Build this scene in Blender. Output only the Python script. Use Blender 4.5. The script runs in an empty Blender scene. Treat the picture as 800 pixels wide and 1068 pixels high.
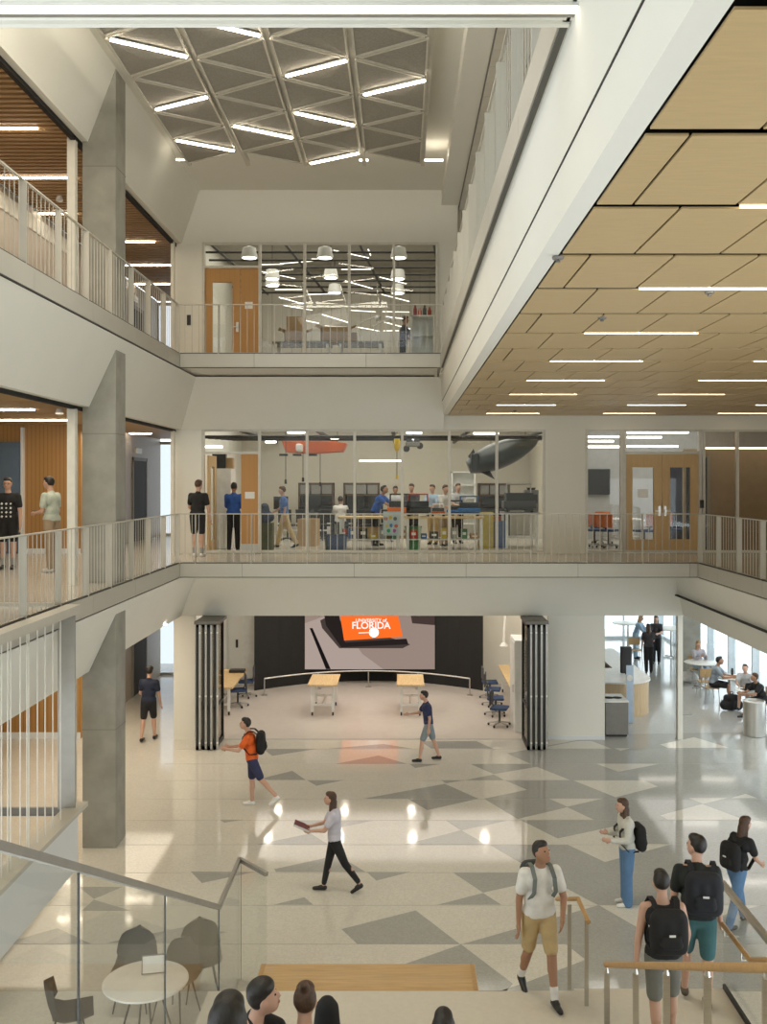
import bpy, bmesh, math, random
from mathutils import Vector, Matrix, geometry
random.seed(7)
S = bpy.context.scene
COL = S.collection
F = 1015.0; CX = 418.0; CY = 504.0; EZ = 1.73
PI = math.pi
L1 = -4.57; L3 = 4.57
def X(px, Y): return (px-CX)*Y/F
def Z(py, Y): return EZ-(py-CY)*Y/F
def W(px): return (px-CX)*24.0/F       # x on the far wall
def FL(px, py, z=L1):                  # a point on a floor
    Y = (EZ-z)*F/(py-CY)
    return ((px-CX)*Y/F, Y)

# ---------------------------------------------------------------- materials
MATS = {}
def nt(name):
    m = bpy.data.materials.new(name); m.use_nodes = True
    n = m.node_tree; n.nodes.clear()
    out = n.nodes.new('ShaderNodeOutputMaterial')
    return m, n, out
def mat(name, col, rough=0.6, metal=0.0, noise=0.06, scale=6.0, stretch=(1,1,1), bump=0.0, spec=0.5, trans=0.0, coat=0.0):
    if name in MATS: return MATS[name]
    m, n, out = nt(name)
    b = n.nodes.new('ShaderNodeBsdfPrincipled')
    b.inputs['Roughness'].default_value = rough; b.inputs['Metallic'].default_value = metal
    b.inputs['Specular IOR Level'].default_value = spec
    b.inputs['Coat Weight'].default_value = coat
    tc = n.nodes.new('ShaderNodeTexCoord'); mp = n.nodes.new('ShaderNodeMapping'); mp.inputs['Scale'].default_value = stretch
    nz = n.nodes.new('ShaderNodeTexNoise'); nz.inputs['Scale'].default_value = scale; nz.inputs['Detail'].default_value = 4
    n.links.new(tc.outputs['Object'], mp.inputs['Vector']); n.links.new(mp.outputs[0], nz.inputs['Vector'])
    r = n.nodes.new('ShaderNodeMapRange'); r.inputs['From Min'].default_value = .3; r.inputs['From Max'].default_value = .7
    r.inputs['To Min'].default_value = 1-noise; r.inputs['To Max'].default_value = 1+noise
    n.links.new(nz.outputs['Fac'], r.inputs['Value'])
    v = n.nodes.new('ShaderNodeVectorMath'); v.operation = 'SCALE'; v.inputs[0].default_value = col[:3]
    n.links.new(r.outputs[0], v.inputs['Scale']); n.links.new(v.outputs[0], b.inputs['Base Color'])
    if bump:
        bp = n.nodes.new('ShaderNodeBump'); bp.inputs['Strength'].default_value = bump; bp.inputs['Distance'].default_value = .01
        n.links.new(nz.outputs['Fac'], bp.inputs['Height']); n.links.new(bp.outputs[0], b.inputs['Normal'])
    n.links.new(b.outputs[0], out.inputs[0]); MATS[name] = m
    return m
def slats(name, c1, c2, axis, pitch, frac=0.5, rough=.5):
    m, n, out = nt(name)
    b = n.nodes.new('ShaderNodeBsdfPrincipled'); b.inputs['Roughness'].default_value = rough
    tc = n.nodes.new('ShaderNodeTexCoord'); sp = n.nodes.new('ShaderNodeSeparateXYZ'); n.links.new(tc.outputs['Object'], sp.inputs[0])
    d = n.nodes.new('ShaderNodeMath'); d.operation = 'DIVIDE'; d.inputs[1].default_value = pitch; n.links.new(sp.outputs[axis], d.inputs[0])
    f = n.nodes.new('ShaderNodeMath'); f.operation = 'FRACT'; n.links.new(d.outputs[0], f.inputs[0])
    g = n.nodes.new('ShaderNodeMath'); g.operation = 'GREATER_THAN'; g.inputs[1].default_value = frac; n.links.new(f.outputs[0], g.inputs[0])
    mx = n.nodes.new('ShaderNodeMix'); mx.data_type = 'RGBA'; mx.inputs[6].default_value = (*c1, 1); mx.inputs[7].default_value = (*c2, 1)
    n.links.new(g.outputs[0], mx.inputs[0]); n.links.new(mx.outputs[2], b.inputs['Base Color']); n.links.new(b.outputs[0], out.inputs[0])
    return m
def emis(name, col, st):
    m, n, out = nt(name); e = n.nodes.new('ShaderNodeEmission'); e.inputs[0].default_value = (*col, 1); e.inputs[1].default_value = st
    n.links.new(e.outputs[0], out.inputs[0]); return m
def glassmat(name, tint=(.95,.97,.97), refl=1.0):
    m, n, out = nt(name)
    t = n.nodes.new('ShaderNodeBsdfTransparent'); t.inputs[0].default_value = (*tint, 1)
    g = n.nodes.new('ShaderNodeBsdfGlossy'); g.inputs['Roughness'].default_value = 0.01
    fr = n.nodes.new('ShaderNodeLayerWeight'); fr.inputs[0].default_value = .5
    pw = n.nodes.new('ShaderNodeMath'); pw.operation = 'POWER'; pw.inputs[1].default_value = 5; n.links.new(fr.outputs['Facing'], pw.inputs[0])
    ml = n.nodes.new('ShaderNodeMath'); ml.operation = 'MULTIPLY_ADD'; ml.inputs[1].default_value = .55*refl; ml.inputs[2].default_value = .022*refl; n.links.new(pw.outputs[0], ml.inputs[0])
    mx = n.nodes.new('ShaderNodeMixShader'); n.links.new(ml.outputs[0], mx.inputs[0]); n.links.new(t.outputs[0], mx.inputs[1]); n.links.new(g.outputs[0], mx.inputs[2])
    n.links.new(mx.outputs[0], out.inputs[0]); return m
def terrazzo(name, col, rough=.075):
    m, n, out = nt(name)
    b = n.nodes.new('ShaderNodeBsdfPrincipled'); b.inputs['Roughness'].default_value = rough; b.inputs['Specular IOR Level'].default_value = .5
    tc = n.nodes.new('ShaderNodeTexCoord'); vo = n.nodes.new('ShaderNodeTexVoronoi'); vo.inputs['Scale'].default_value = 45
    nz = n.nodes.new('ShaderNodeTexNoise'); nz.inputs['Scale'].default_value = 1.3; nz.inputs['Detail'].default_value = 3
    n.links.new(tc.outputs['Object'], vo.inputs['Vector']); n.links.new(tc.outputs['Object'], nz.inputs['Vector'])
    sx = n.nodes.new('ShaderNodeSeparateXYZ'); n.links.new(vo.outputs['Color'], sx.inputs[0])
    r = n.nodes.new('ShaderNodeMapRange'); r.inputs['To Min'].default_value = .93; r.inputs['To Max'].default_value = 1.06; n.links.new(sx.outputs[0], r.inputs['Value'])
    r2 = n.nodes.new('ShaderNodeMapRange'); r2.inputs['To Min'].default_value = .94; r2.inputs['To Max'].default_value = 1.06; n.links.new(nz.outputs['Fac'], r2.inputs['Value'])
    ml = n.nodes.new('ShaderNodeMath'); ml.operation = 'MULTIPLY'; n.links.new(r.outputs[0], ml.inputs[0]); n.links.new(r2.outputs[0], ml.inputs[1])
    v = n.nodes.new('ShaderNodeVectorMath'); v.operation = 'SCALE'; v.inputs[0].default_value = col
    n.links.new(ml.outputs[0], v.inputs['Scale']); n.links.new(v.outputs[0], b.inputs['Base Color']); n.links.new(b.outputs[0], out.inputs[0])
    return m
WHITE = mat('white_plaster', (.78,.765,.695), .75, noise=.012, scale=1.5)
WHITE2 = mat('cool_white_paint', (.74,.76,.77), .6, noise=.01)
FASCIA = mat('pale_metal_fascia', (.50,.48,.42), .42, .25, noise=.015, scale=2)
RAILM = mat('cream_rail_paint', (.50,.475,.41), .42, .1, noise=.02)
DARKL = mat('dark_joint', (.03,.028,.025), .8)
CONC = mat('concrete', (.30,.29,.25), .82, noise=.14, scale=2.6, bump=.15)
MAPLE = mat('maple_ceiling_panel', (.50,.36,.18), .36, noise=.045, scale=3, stretch=(2,14,2))
WOODB = mat('oak_bench_wood', (.52,.33,.13), .42, noise=.12, scale=2, stretch=(1.2,14,6), coat=.1)
BUTCH = mat('butcher_block', (.62,.44,.22), .5, noise=.16, scale=5, stretch=(9,1,1))
OAKRAIL = mat('oak_handrail', (.46,.27,.10), .4, noise=.1, stretch=(3,3,3))
DOORW = slats('oak_door_boards', (.50,.26,.08), (.44,.22,.065), 0, .12, .93)
DOORL = mat('pale_maple_door', (.60,.41,.20), .5, noise=.05, scale=3, stretch=(8,8,1))
WALLW = slats('oak_slat_wall', (.40,.21,.06), (.27,.13,.035), 0, .10, .85)
SLATW = mat('walnut_slat', (.40,.25,.12), .55, noise=.1, stretch=(1,9,9))
CEILW = mat('tan_wood_ceiling', (.40,.26,.12), .55, noise=.08, stretch=(1,6,1))
TERL = terrazzo('pale_terrazzo', (.66,.635,.565))
TERG = terrazzo('grey_terrazzo', (.385,.385,.36))
THEAF = mat('pale_pinkish_floor', (.56,.51,.455), .35, noise=.03)
FELT = mat('grey_felt', (.31,.29,.25), .95, noise=.10, scale=28)
ALU = mat('brushed_aluminium', (.46,.45,.42), .33, .75, noise=.05)
STEEL = mat('stainless_steel', (.55,.53,.49), .28, .9, noise=.05, stretch=(1,1,20))
GREYM = mat('taupe_handrail_metal', (.33,.31,.275), .4, .4)
BLACKM = mat('black_metal', (.02,.02,.02), .45, .2)
BLACK = mat('matte_black', (.012,.011,.010), .85)
WHM = mat('white_powder_coat', (.75,.75,.72), .4)
WHT = mat('white_laminate', (.80,.79,.75), .35)
GREYC = mat('taupe_cabinet', (.21,.20,.185), .55)
GREYD = mat('dark_grey_paint', (.06,.06,.062), .6)
TANW = mat('tan_fabric_wall', (.42,.33,.22), .8)
LABW = mat('cream_lab_wall', (.58,.54,.45), .8, noise=.02)
CARD = mat('cardboard', (.42,.28,.14), .8)
GRID = mat('white_grid_metal', (.7,.68,.6), .5)
GLASS = glassmat('clear_glass')
GLASSR = glassmat('guard_glass', (.975,.985,.98), 1.1)
GLASST = glassmat('tinted_glass', (.78,.74,.68), 1.2)
LEDS = emis('soffit_led', (1.0,.90,.74), 4.5)
LED = emis('warm_led', (1.0,.89,.71), 20.0)
LEDW = emis('wood_ceiling_led', (1.0,.82,.52), 7.0)
LEDN = emis('neutral_led', (1.0,.93,.82), 6.0)
LEDT = emis('thin_led', (1.0,.93,.82), 3.2)
SPOT = emis('downlight_lens', (1.0,.90,.74), 55.0)

# ---------------------------------------------------------------- builders
def tag(o, label=None, cat=None, group=None, kind=None):
    if label: o['label'] = label
    if cat: o['category'] = cat
    if group: o['group'] = group
    if kind: o['kind'] = kind
    return o
def empty(name, loc=(0,0,0), rz=0.0, **k):
    o = bpy.data.objects.new(name, None); o.location = loc; o.rotation_euler = (0,0,rz); o.empty_display_size = .1
    COL.objects.link(o); return tag(o, **k)
def setpar(o, p, world=True):
    o.parent = p
    if world: o.matrix_parent_inverse = (Matrix.Translation(p.location) @ Matrix.Rotation(p.rotation_euler.z, 4, 'Z')).inverted()
class B:
    def __init__(s): s.bm = bmesh.new()
    def box(s, x0, x1, y0, y1, z0, z1):
        v = [s.bm.verts.new(p) for p in ((x0,y0,z0),(x1,y0,z0),(x1,y1,z0),(x0,y1,z0),(x0,y0,z1),(x1,y0,z1),(x1,y1,z1),(x0,y1,z1))]
        for f in ((3,2,1,0),(4,5,6,7),(0,1,5,4),(1,2,6,5),(2,3,7,6),(3,0,4,7)): s.bm.faces.new([v[i] for i in f])
        return s
    def rbox(s, x0, x1, y0, y1, z0, z1, r=.01):   # box with bevelled edges
        t = bmesh.new(); tt = B(); tt.bm.free(); tt.bm = t; tt.box(x0,x1,y0,y1,z0,z1)
        bmesh.ops.bevel(t, geom=list(t.edges), offset=r, segments=2, affect='EDGES', profile=.6)
        s.merge(t); return s
    def merge(s, t, M=None):
        me = bpy.data.meshes.new('t'); t.to_mesh(me); t.free()
        if M is not None: me.transform(M)
        s.bm.from_mesh(me); bpy.data.meshes.remove(me)
    def obox(s, c, ax, size):  # oriented box; ax 3x3 matrix columns
        hx, hy, hz = [q/2 for q in size]; v = []
        for sx,sy,sz in ((-1,-1,-1),(1,-1,-1),(1,1,-1),(-1,1,-1),(-1,-1,1),(1,-1,1),(1,1,1),(-1,1,1)):
            v.append(s.bm.verts.new(Vector(c)+ax@Vector((sx*hx,sy*hy,sz*hz))))
        for f in ((3,2,1,0),(4,5,6,7),(0,1,5,4),(1,2,6,5),(2,3,7,6),(3,0,4,7)): s.bm.faces.new([v[i] for i in f])
        return s
    def bar(s, p0, p1, w, h):
        p0 = Vector(p0); p1 = Vector(p1); d = (p1-p0); L = d.length; d.normalize()
        up = Vector((0,0,1)) if abs(d.z) < .95 else Vector((0,1,0))
        sx = d.cross(up).normalized(); uz = sx.cross(d)
        return s.obox((p0+p1)/2, Matrix((sx, d, uz)).transposed(), (w, L, h))
    def cyl(s, p0, p1, r0, r1=None, n=12, caps=True):
        r1 = r0 if r1 is None else r1
        p0 = Vector(p0); p1 = Vector(p1); d = (p1-p0).normalized(); a = d.orthogonal().normalized(); b = d.cross(a)
        A = []; Bv = []
        for i in range(n):
            t = 2*PI*i/n; u = a*math.cos(t)+b*math.sin(t)
            A.append(s.bm.verts.new(p0+u*r0)); Bv.append(s.bm.verts.new(p1+u*r1))
        for i in range(n): s.bm.faces.new((A[i],A[(i+1)%n],Bv[(i+1)%n],Bv[i]))
        if caps: s.bm.faces.new(A[::-1]); s.bm.faces.new(Bv)
        return s
    def tube(s, pts, r, n=8):
        for a, b in zip(pts, pts[1:]): s.cyl(a, b, r, r, n)
        for p in pts[1:-1]: s.ell(p, (r,r,r), seg=8)
        return s
    def ell(s, c, r, R=None, seg=14):
        t = bmesh.new(); bmesh.ops.create_uvsphere(t, u_segments=seg, v_segments=max(6,seg*2//3), radius=1)
        M = Matrix.Translation(c) @ (R.to_4x4() if R is not None else Matrix()) @ Matrix.Diagonal((*r,1))
        s.merge(t, M); return s
    def prism(s, pts, axis, a0, a1):
        def P(u, v, a): return {'x':(a,u,v),'y':(u,a,v),'z':(u,v,a)}[axis]
        A = [s.bm.verts.new(P(u,v,a0)) for u,v in pts]; Bv = [s.bm.verts.new(P(u,v,a1)) for u,v in pts]
        n = len(pts)
        for i in range(n): s.bm.faces.new((A[i],A[(i+1)%n],Bv[(i+1)%n],Bv[i]))
        tr = geometry.tessellate_polygon([[Vector((u,v,0)) for u,v in pts]])
        for t in tr:
            for V in (A, Bv):
                try: s.bm.faces.new([V[i] for i in t])
                except ValueError: pass
        return s
    def lathe(s, c, prof, n=20):
        rings = []
        for r, z in prof:
            rings.append([s.bm.verts.new((c[0]+r*math.cos(2*PI*i/n), c[1]+r*math.sin(2*PI*i/n), c[2]+z)) for i in range(n)])
        for A, Bv in zip(rings, rings[1:]):
            for i in range(n): s.bm.faces.new((A[i],A[(i+1)%n],Bv[(i+1)%n],Bv[i]))
        s.bm.faces.new(rings[0][::-1]); s.bm.faces.new(rings[-1]); return s
    def done(s, name, m, parent=None, smooth=False, world=True, **k):
        bmesh.ops.recalc_face_normals(s.bm, faces=s.bm.faces)
        me = bpy.data.meshes.new(name); s.bm.to_mesh(me); s.bm.free(); me.materials.append(m)
        if smooth:
            me.polygons.foreach_set('use_smooth', [True]*len(me.polygons))
            try: me.set_sharp_from_angle(angle=math.radians(50))
            except Exception: pass
        o = bpy.data.objects.new(name, me); COL.objects.link(o)
        if parent is not None: setpar(o, parent, world)
        return tag(o, **k)
def kids(o): return [c for c in bpy.data.objects if c.parent == o]
def copytree(o, loc=None, rz=None, label=None, parent=None, ch=None):
    c = o.copy(); COL.objects.link(c)
    if parent is not None: c.parent = parent
    for k in (TREE.get(o.name) or kids(o)): copytree(k, parent=c)
    if loc is not None: c.location = loc
    if rz is not None: c.rotation_euler.z = rz
    if label: c['label'] = label
    return c
TREE = {}
def cache(o):
    TREE[o.name] = kids(o)
    for k in TREE[o.name]: cache(k)
def place(proto, used, loc, rz, label, group=None):
    if used[0]:
        o = copytree(proto, loc, rz, label)
    else:
        o = proto; used[0] = True; o.location = loc; o.rotation_euler.z = rz; o['label'] = label
    if group: o['group'] = group
    return o
def ST(b, name, m, parent=None, **k):
    return b.done(name, m, parent, kind='structure', **k)
ORD = ['first','second','third','fourth','fifth','sixth','seventh','eighth','ninth','tenth','eleventh','twelfth','thirteenth','fourteenth']

# ================================================================ SHELL
# floors
ST(B().box(-14,12,9.0,24.0,L1-.2,L1).box(-14,-5.4,24,34,L1-.2,L1), 'floor', TERL)
ST(B().box(-5.5,5.03,24.0,32.5,L1-.2,L1), 'floor.001', THEAF)
ST(B().box(5.03,12,24.0,42,L1-.2,L1), 'floor.008', terrazzo('cafe_grey_floor', (.46,.46,.44), .09))
def slab(name, boxes, m): b = B(); [b.box(*q) for q in boxes]; return ST(b, name, m)
FT = terrazzo('upper_pale_floor', (.56,.52,.45), .2)
slab('floor.002', [(-14,-4.83,13.9,21.2,-.3,0), (-14,-4.83,6,13.9,-.3,0), (-14,12,21.22,34,-.3,0), (6.49,12.5,9,21.22,-.3,0)], FT)
slab('floor.003', [(-14,-4.83,5.4,21.2,L3-.3,L3), (-14,.8,21.22,34,L3-.3,L3), (1.2,12.5,-2,34,L3-.3,L3)], FT)
# slab edge fascias (metal panels with joints)
def fascia(name, p, axis, a0, a1, zf, out, joint):
    # p: plane coordinate; out: direction of the face
    b = B(); jb = B()
    lo, hi = sorted((p, p-out*.03))
    n = []
    q = joint
    while q < a1: 
        if q > a0: n.append(q)
        q += 2.44
    e = [a0]+n+[a1]
    for u, v in zip(e, e[1:]):
        if axis == 'x': b.box(u+.004, v-.004, lo, hi, zf-.31, zf-.02)
        else: b.box(lo, hi, u+.004, v-.004, zf-.31, zf-.02)
    lo2, hi2 = sorted((p-out*.012, p-out*.05))
    if axis == 'x': jb.box(a0, a1, lo2, hi2, zf-.328, zf-.0)
    else: jb.box(lo2, hi2, a0, a1, zf-.328, zf-.0)
    f = ST(b, name, FASCIA); jb.done('shadow_joint', mat('joint_shadow_gap',(.10,.095,.08),.8), f)
fascia('trim_1', 21.2, 'x', -4.81, .87, L3, -1, X(265,21.2)-2.44)
fascia('trim_2', -4.81, 'y', 6, 21.2, L3, 1, 7.9)
fascia('trim_3', 21.2, 'x', -4.81, 6.47, 0, -1, X(252.5,21.2)-0.0)
fascia('trim_4', -4.81, 'y', 6, 21.2, 0, 1, 7.9)
fascia('trim_5', 6.47, 'y', 9, 21.2, 0, -1, 10.1)
fascia('trim_6', .87, 'y', 5.3, 21.2, L3, -1, 7.2)
# faceted white bulkheads
def fac(name, pts, axis, a0, a1, m=WHITE): return ST(B().prism(pts, axis, a0, a1), name, m)
for k, zf in enumerate((0, L3)):
    fac('wall_left.%03d' % k, [(-4.83,zf-.34),(-5.38,zf-1.52),(-5.56,zf-1.52),(-5.7,zf-.34)], 'y', 5, 24)
fac('wall_left.002', [(-4.9,8.95),(-5.4,7.63),(-5.56,7.63),(-5.7,8.95)], 'y', 5, 24)
fac('wall_far', [(23.1,-.34),(23.86,-1.52),(24.1,-1.52),(24.1,-.34)], 'x', -5.5, 6.95)
fac('wall_far.001', [(22.95,L3-.33),(23.86,3.05),(24.1,3.05),(24.1,L3-.33)], 'x', -5.5, 1.05)
fac('wall_far.002', [(23.8,8.95),(23.95,7.63),(24.1,7.63),(24.1,8.95)], 'x', -5.5, 1.4)
fac('wall_right', [(6.49,-.34),(6.92,-1.50),(7.12,-1.50),(7.2,-.34)], 'y', 9, 24)
ST(B().box(6.62,6.70,9,23.55,-.985,-.96), 'trim_7', DARKL)
# big fascia of the level above the wood ceiling
fac('wall_right.001', [(.90,L3-.05),(.90,4.25),(.93,4.25),(1.03,3.42),(1.15,3.395),(1.15,3.45),(1.25,3.6),(1.25,L3-.05)], 'y', -2, 24, WHITE)
ST(B().box(.990,1.02,-2,23.5,3.70,3.713), 'trim_8', DARKL)
# far wall, ground level
h = -1.52
ST(B().box(W(182),W(204),23.9,24.1,L1,h).box(W(571),W(630),23.9,24.1,L1,h).box(W(706),W(711),23.9,24.1,L1,h), 'wall_far.003', WHITE)
ST(B().box(W(571),W(630),23.885,23.9,L1,L1+.1), 'baseboard_far', WHITE2)
# far wall, middle level
ST(B().box(W(182),W(211),23.9,24.1,0,3.05).box(W(567),W(610.5),23.9,24.1,0,3.05).box(1.05,11.5,23.9,24.1,3.05,3.42), 'wall_far.004', WHITE)
# far wall, top level
ST(B().box(W(182),W(213),23.95,24.1,L3,7.63).box(W(456),1.5,23.95,24.1,L3,7.63), 'wall_far.005', WHITE)
# wall right of the folded partition / divider walls in depth
ST(B().box(-5.56,-5.40,24.1,33,L1,L1+3.05+1.2).box(-5.56,-5.4,24.1,33,.01,4.2).box(-5.56,-5.4,24.1,33,L3+.01,8.9), 'wall_left.003', WHITE)
# corridor on the left behind the openings
ST(B().box(-14,-7.9,24,24.15,0,3.2).box(-14,-7.9,24,24.15,L1,L1+3.2), 'wall_left.004', WALLW)
ST(B().box(-14,-7.9,23.975,24,0,.12).box(-14,-7.9,23.975,24,L1,L1+.16), 'baseboard_left', WHITE2)
SIDE = mat('warm_grey_lining', (.44,.38,.31), .45, noise=.03)
ST(B().box(-8.05,-7.9,24.15,32,.01,3.2).box(-8.05,-7.9,24.15,32,L1,L1+3.2).box(-8.15,-8.0,19,32,L3,7.7), 'wall_left.005', SIDE)
ST(B().box(-8.1,-7.97,6,24,7.22,7.55), 'trim_9', WHITE)
ST(B().box(-8.15,-8.02,6,22,L3,7.22), 'wall_left.006', slats('top_level_oak_wall', (.42,.24,.09), (.22,.11,.04), 1, .14, .55))
def slatceil(name, z, x0, x1, y0, y1, pitch=.19, w=.085, hgt=.12):
    b = B(); y = y0
    while y < y1: b.box(x0, x1, y, y+w, z, z+hgt); y += pitch
    o = ST(b, name, SLATW); B().box(x0, x1, y0, y1, z+hgt+.06, z+hgt+.1).done('backing', BLACK, o)
slatceil('ceiling', 7.72, -8.0, -5.5, 8, 32)
slatceil('ceiling.001', 3.12, -14, -5.5, 17.2, 19.6)
ST(B().box(-14,-5.5,19.6,32,3.18,3.22).box(-8,-5.5,8,17.2,3.18,3.22), 'ceiling.002', CEILW)
ST(B().box(-14,-5.5,8,32,-1.44,-1.40), 'ceiling.003', CEILW)
ST(B().box(-5.60,-5.52,8,24,7.55,7.63).box(-5.60,-5.52,8,24,2.99,3.05), 'trim_10', BLACK)
# elevator-like doors on side wall, level 2 / 1 / 3
for k, zf in enumerate((0, L1, L3)):
    xx = -7.9 if zf != L3 else -8.0
    d = ST(B().rbox(xx-.02, xx+.02, 28.7, 30.1, zf, zf+2.4, .004), 'door_%d' % (k+1), mat('bronze_lift_door', (.05,.045,.04), .7))
    B().box(xx-.01, xx+.035, 28.6, 28.7, zf, zf+2.5).box(xx-.01, xx+.035, 30.1, 30.2, zf, zf+2.5).box(xx-.01, xx+.035, 28.6, 30.2, zf+2.4, zf+2.5).done('frame', GREYC, d)
    s_ = B().box(xx, xx+.06, 28.9, 29.5, zf+2.62, zf+2.78).done('wall_sign', WHT, label='small white sign over the dark lift door on the %s level' % ['middle','ground','top'][k], cat='sign')
# steel lift front at far left, middle level
ST(B().box(X(-30,23.98),X(22,23.98),23.9,23.99,0,2.75), 'door_4', mat('blue_grey_steel', (.16,.20,.25), .25, .8)); 
ST(B().box(X(22,23.9),X(24.5,23.9),23.86,24,0,3.1), 'trim_11', WHITE2)
# end windows of the corridors
for k, zf in enumerate((0, L1, L3)):
    w = empty('window_%d' % (k+1), (-6.7, 32, zf), kind='structure')
    B().box(-8,-5.5,31.97,32.03,zf,zf+.08).box(-8,-5.5,31.97,32.03,zf+3,zf+3.1).box(-6.8,-6.74,31.97,32.03,zf,zf+3.1).box(-8,-7.94,31.97,32.03,zf,zf+3.1).done('frame', ALU, w)
    B().box(-7.94,-5.5,31.99,32.0,zf+.08,zf+3).done('glass_pane', glassmat('corridor_end_glass',(.62,.63,.64)) if k == 0 else bpy.data.materials['corridor_end_glass'], w)
# concrete column on the left, full height
b = B().rbox(-5.5,-4.92,16.8,17.4,L1,8.9,.015)
o = ST(b, 'column_concrete', CONC)
jb = B()
for z in (-1.88-.65, .02, 2.58, 7.2): jb.box(-5.503,-4.917,16.797,17.403,z,z+.012)
jb.done('pour_joint', mat('dark_concrete_line', (.2,.19,.17), .9), o)
# light frames of the openings next to the column
ST(B().box(-5.66,-5.52,16.5,16.62,0,3.0).box(-5.66,-5.52,16.5,16.62,L3,7.6).box(-5.58,-5.5,23.6,23.72,.0,3.0).box(-5.58,-5.5,23.6,23.72,L3,7.6).box(-5.6,-5.53,16.5,16.62,L1,-1.5), 'trim_12', GRID)
# ---- theatre room
ST(B().box(-7,-5.2,31.0,31.1,L1,-.8).box(-5.5,-4.3,30.4,30.5,L1,-.8).box(2.3,5.1,30.6,30.7,L1,-.8).box(-5.4,-5.38,24,32,L1,-.8).box(5.0,5.03,24.1,32,L1,-.8), 'wall_far.006', WHITE)
ST(B().box(-5.5,5.03,23.7,32.5,-.85,-.78), 'ceiling.004', WHITE)
# curved black media wall
b = B(); N = 20; R = 14.0; pts = []
for i in range(N+1):
    x = -4.45+6.95*i/N; c = (x+.975)/3.475; y = 31.05-1.5*c*c
    pts.append((x,y))
prof = pts+[(p[0],p[1]+.15) for p in pts[::-1]]
mw = ST(b.prism(prof, 'z', L1, -.85), 'wall_far.007', BLACK)
# ---- ceiling above the atrium and pieces
ST(B().box(-5.6,1.1,13.2,24.2,8.9,9.0).box(-5.6,1.1,2,13.2,8.9,9.0), 'ceiling.005', WHITE)
# bulkhead + tiled strip at right of atrium ceiling
ST(B().box(1.0,1.12,3,24,8.55,9.0).box(1.12,1.42,3,24,8.55,8.6), 'ceiling.006', WHITE)
TILE = mat('acoustic_tile', (.60,.57,.50), .85, noise=.03)
b = B(); y = 3
while y < 24:
    x = 1.44
    while x < 4.4: b.box(x+.006,x+.6,y+.008,y+.602,8.5,8.53); x += .61
    y += .61
o = ST(b, 'ceiling.007', TILE); B().box(1.42,4.5,3,24,8.54,8.56).done('backing', GREYC, o)
ST(B().box(4.5,4.6,3,24,L3,8.6), 'wall_right.002', WHITE)
# near slab soffit with its recessed light
ST(B().box(-9,.92,-3,5.30,4.25,L3).box(-9,.92,5.30,5.34,4.23,L3+.02), 'ceiling.008', WHITE)
ST(B().box(-9,.93,5.205,5.235,4.235,4.252), 'trim_13', GREYM)
ll = B().box(-6,.935,5.10,5.185,4.238,4.249).done('linear_light', LEDS, label='long bright linear light recessed in the soffit edge at the top of the view', cat='light')
B().box(-6,.94,5.09,5.10,4.232,4.249).box(-6,.94,5.185,5.195,4.232,4.249).done('housing', WHM, ll)
# roof elsewhere / enclosure
ST(B().box(-14.2,-14,5,34,L1,9), 'wall_left.007', WHITE)
ST(B().box(-14,-5.6,2,34,8.9,9).box(1.1,12.5,-3,34,8.9,9.0), 'ceiling.009', WHITE)
# ---- wood panel ceiling
b = B()
row = 0
for j in range(-2, 18):
    y0 = 4.58+1.236*(j-1); y1 = y0+1.236
    if y0 > 23.8: break
    y1 = min(y1, 24.0)
    off = 1.385 if (j % 2) else 1.69
    k = -2
    while True:
        x0 = off+.618*k; x1 = x0+.618; k += 1
        if x1 <= 1.2: continue
        if x0 > 12: break
        x0 = max(x0, 1.16)
        b.box(x0+.009, x1-.009, y0+.068, y1-.020, 3.39, 3.402)
wc = ST(b, 'ceiling.010', MAPLE)
B().box(1.15,12.4,0,24,3.50,3.52).done('backing', BLACK, wc)
g = B()
k = 0
for j in range(8):
    y = 4.58+1.236*(1+2*j)+.012
    for i, (x0, x1) in enumerate(((2.04,3.29),(4.82,6.05),(7.55,8.8))):
        o = B().box(x0, x1, y-.014, y+.03, 3.386, 3.402).done('linear_light', LEDW, group='lights of the wood ceiling', cat='light',
            label='slim linear light between wood ceiling panels, %s row from the camera, %s run' % (ORD[j], ('left','middle','right')[i]))
for (px, py) in ((582,268),(628,331),(740,304),(537,428)):   # little sprinklers
    Y = (3.39-EZ)*F/(CY-py); x = X(px, Y)
    B().cyl((x,Y,3.39),(x,Y,3.372),.045,.04,12).cyl((x,Y,3.372),(x,Y,3.35),.012,.02,8).done('sprinkler_head', GREYC, smooth=True, cat='sprinkler', group='sprinklers of the wood ceiling', label='tiny white sprinkler head set in the wood panel ceiling')
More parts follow.
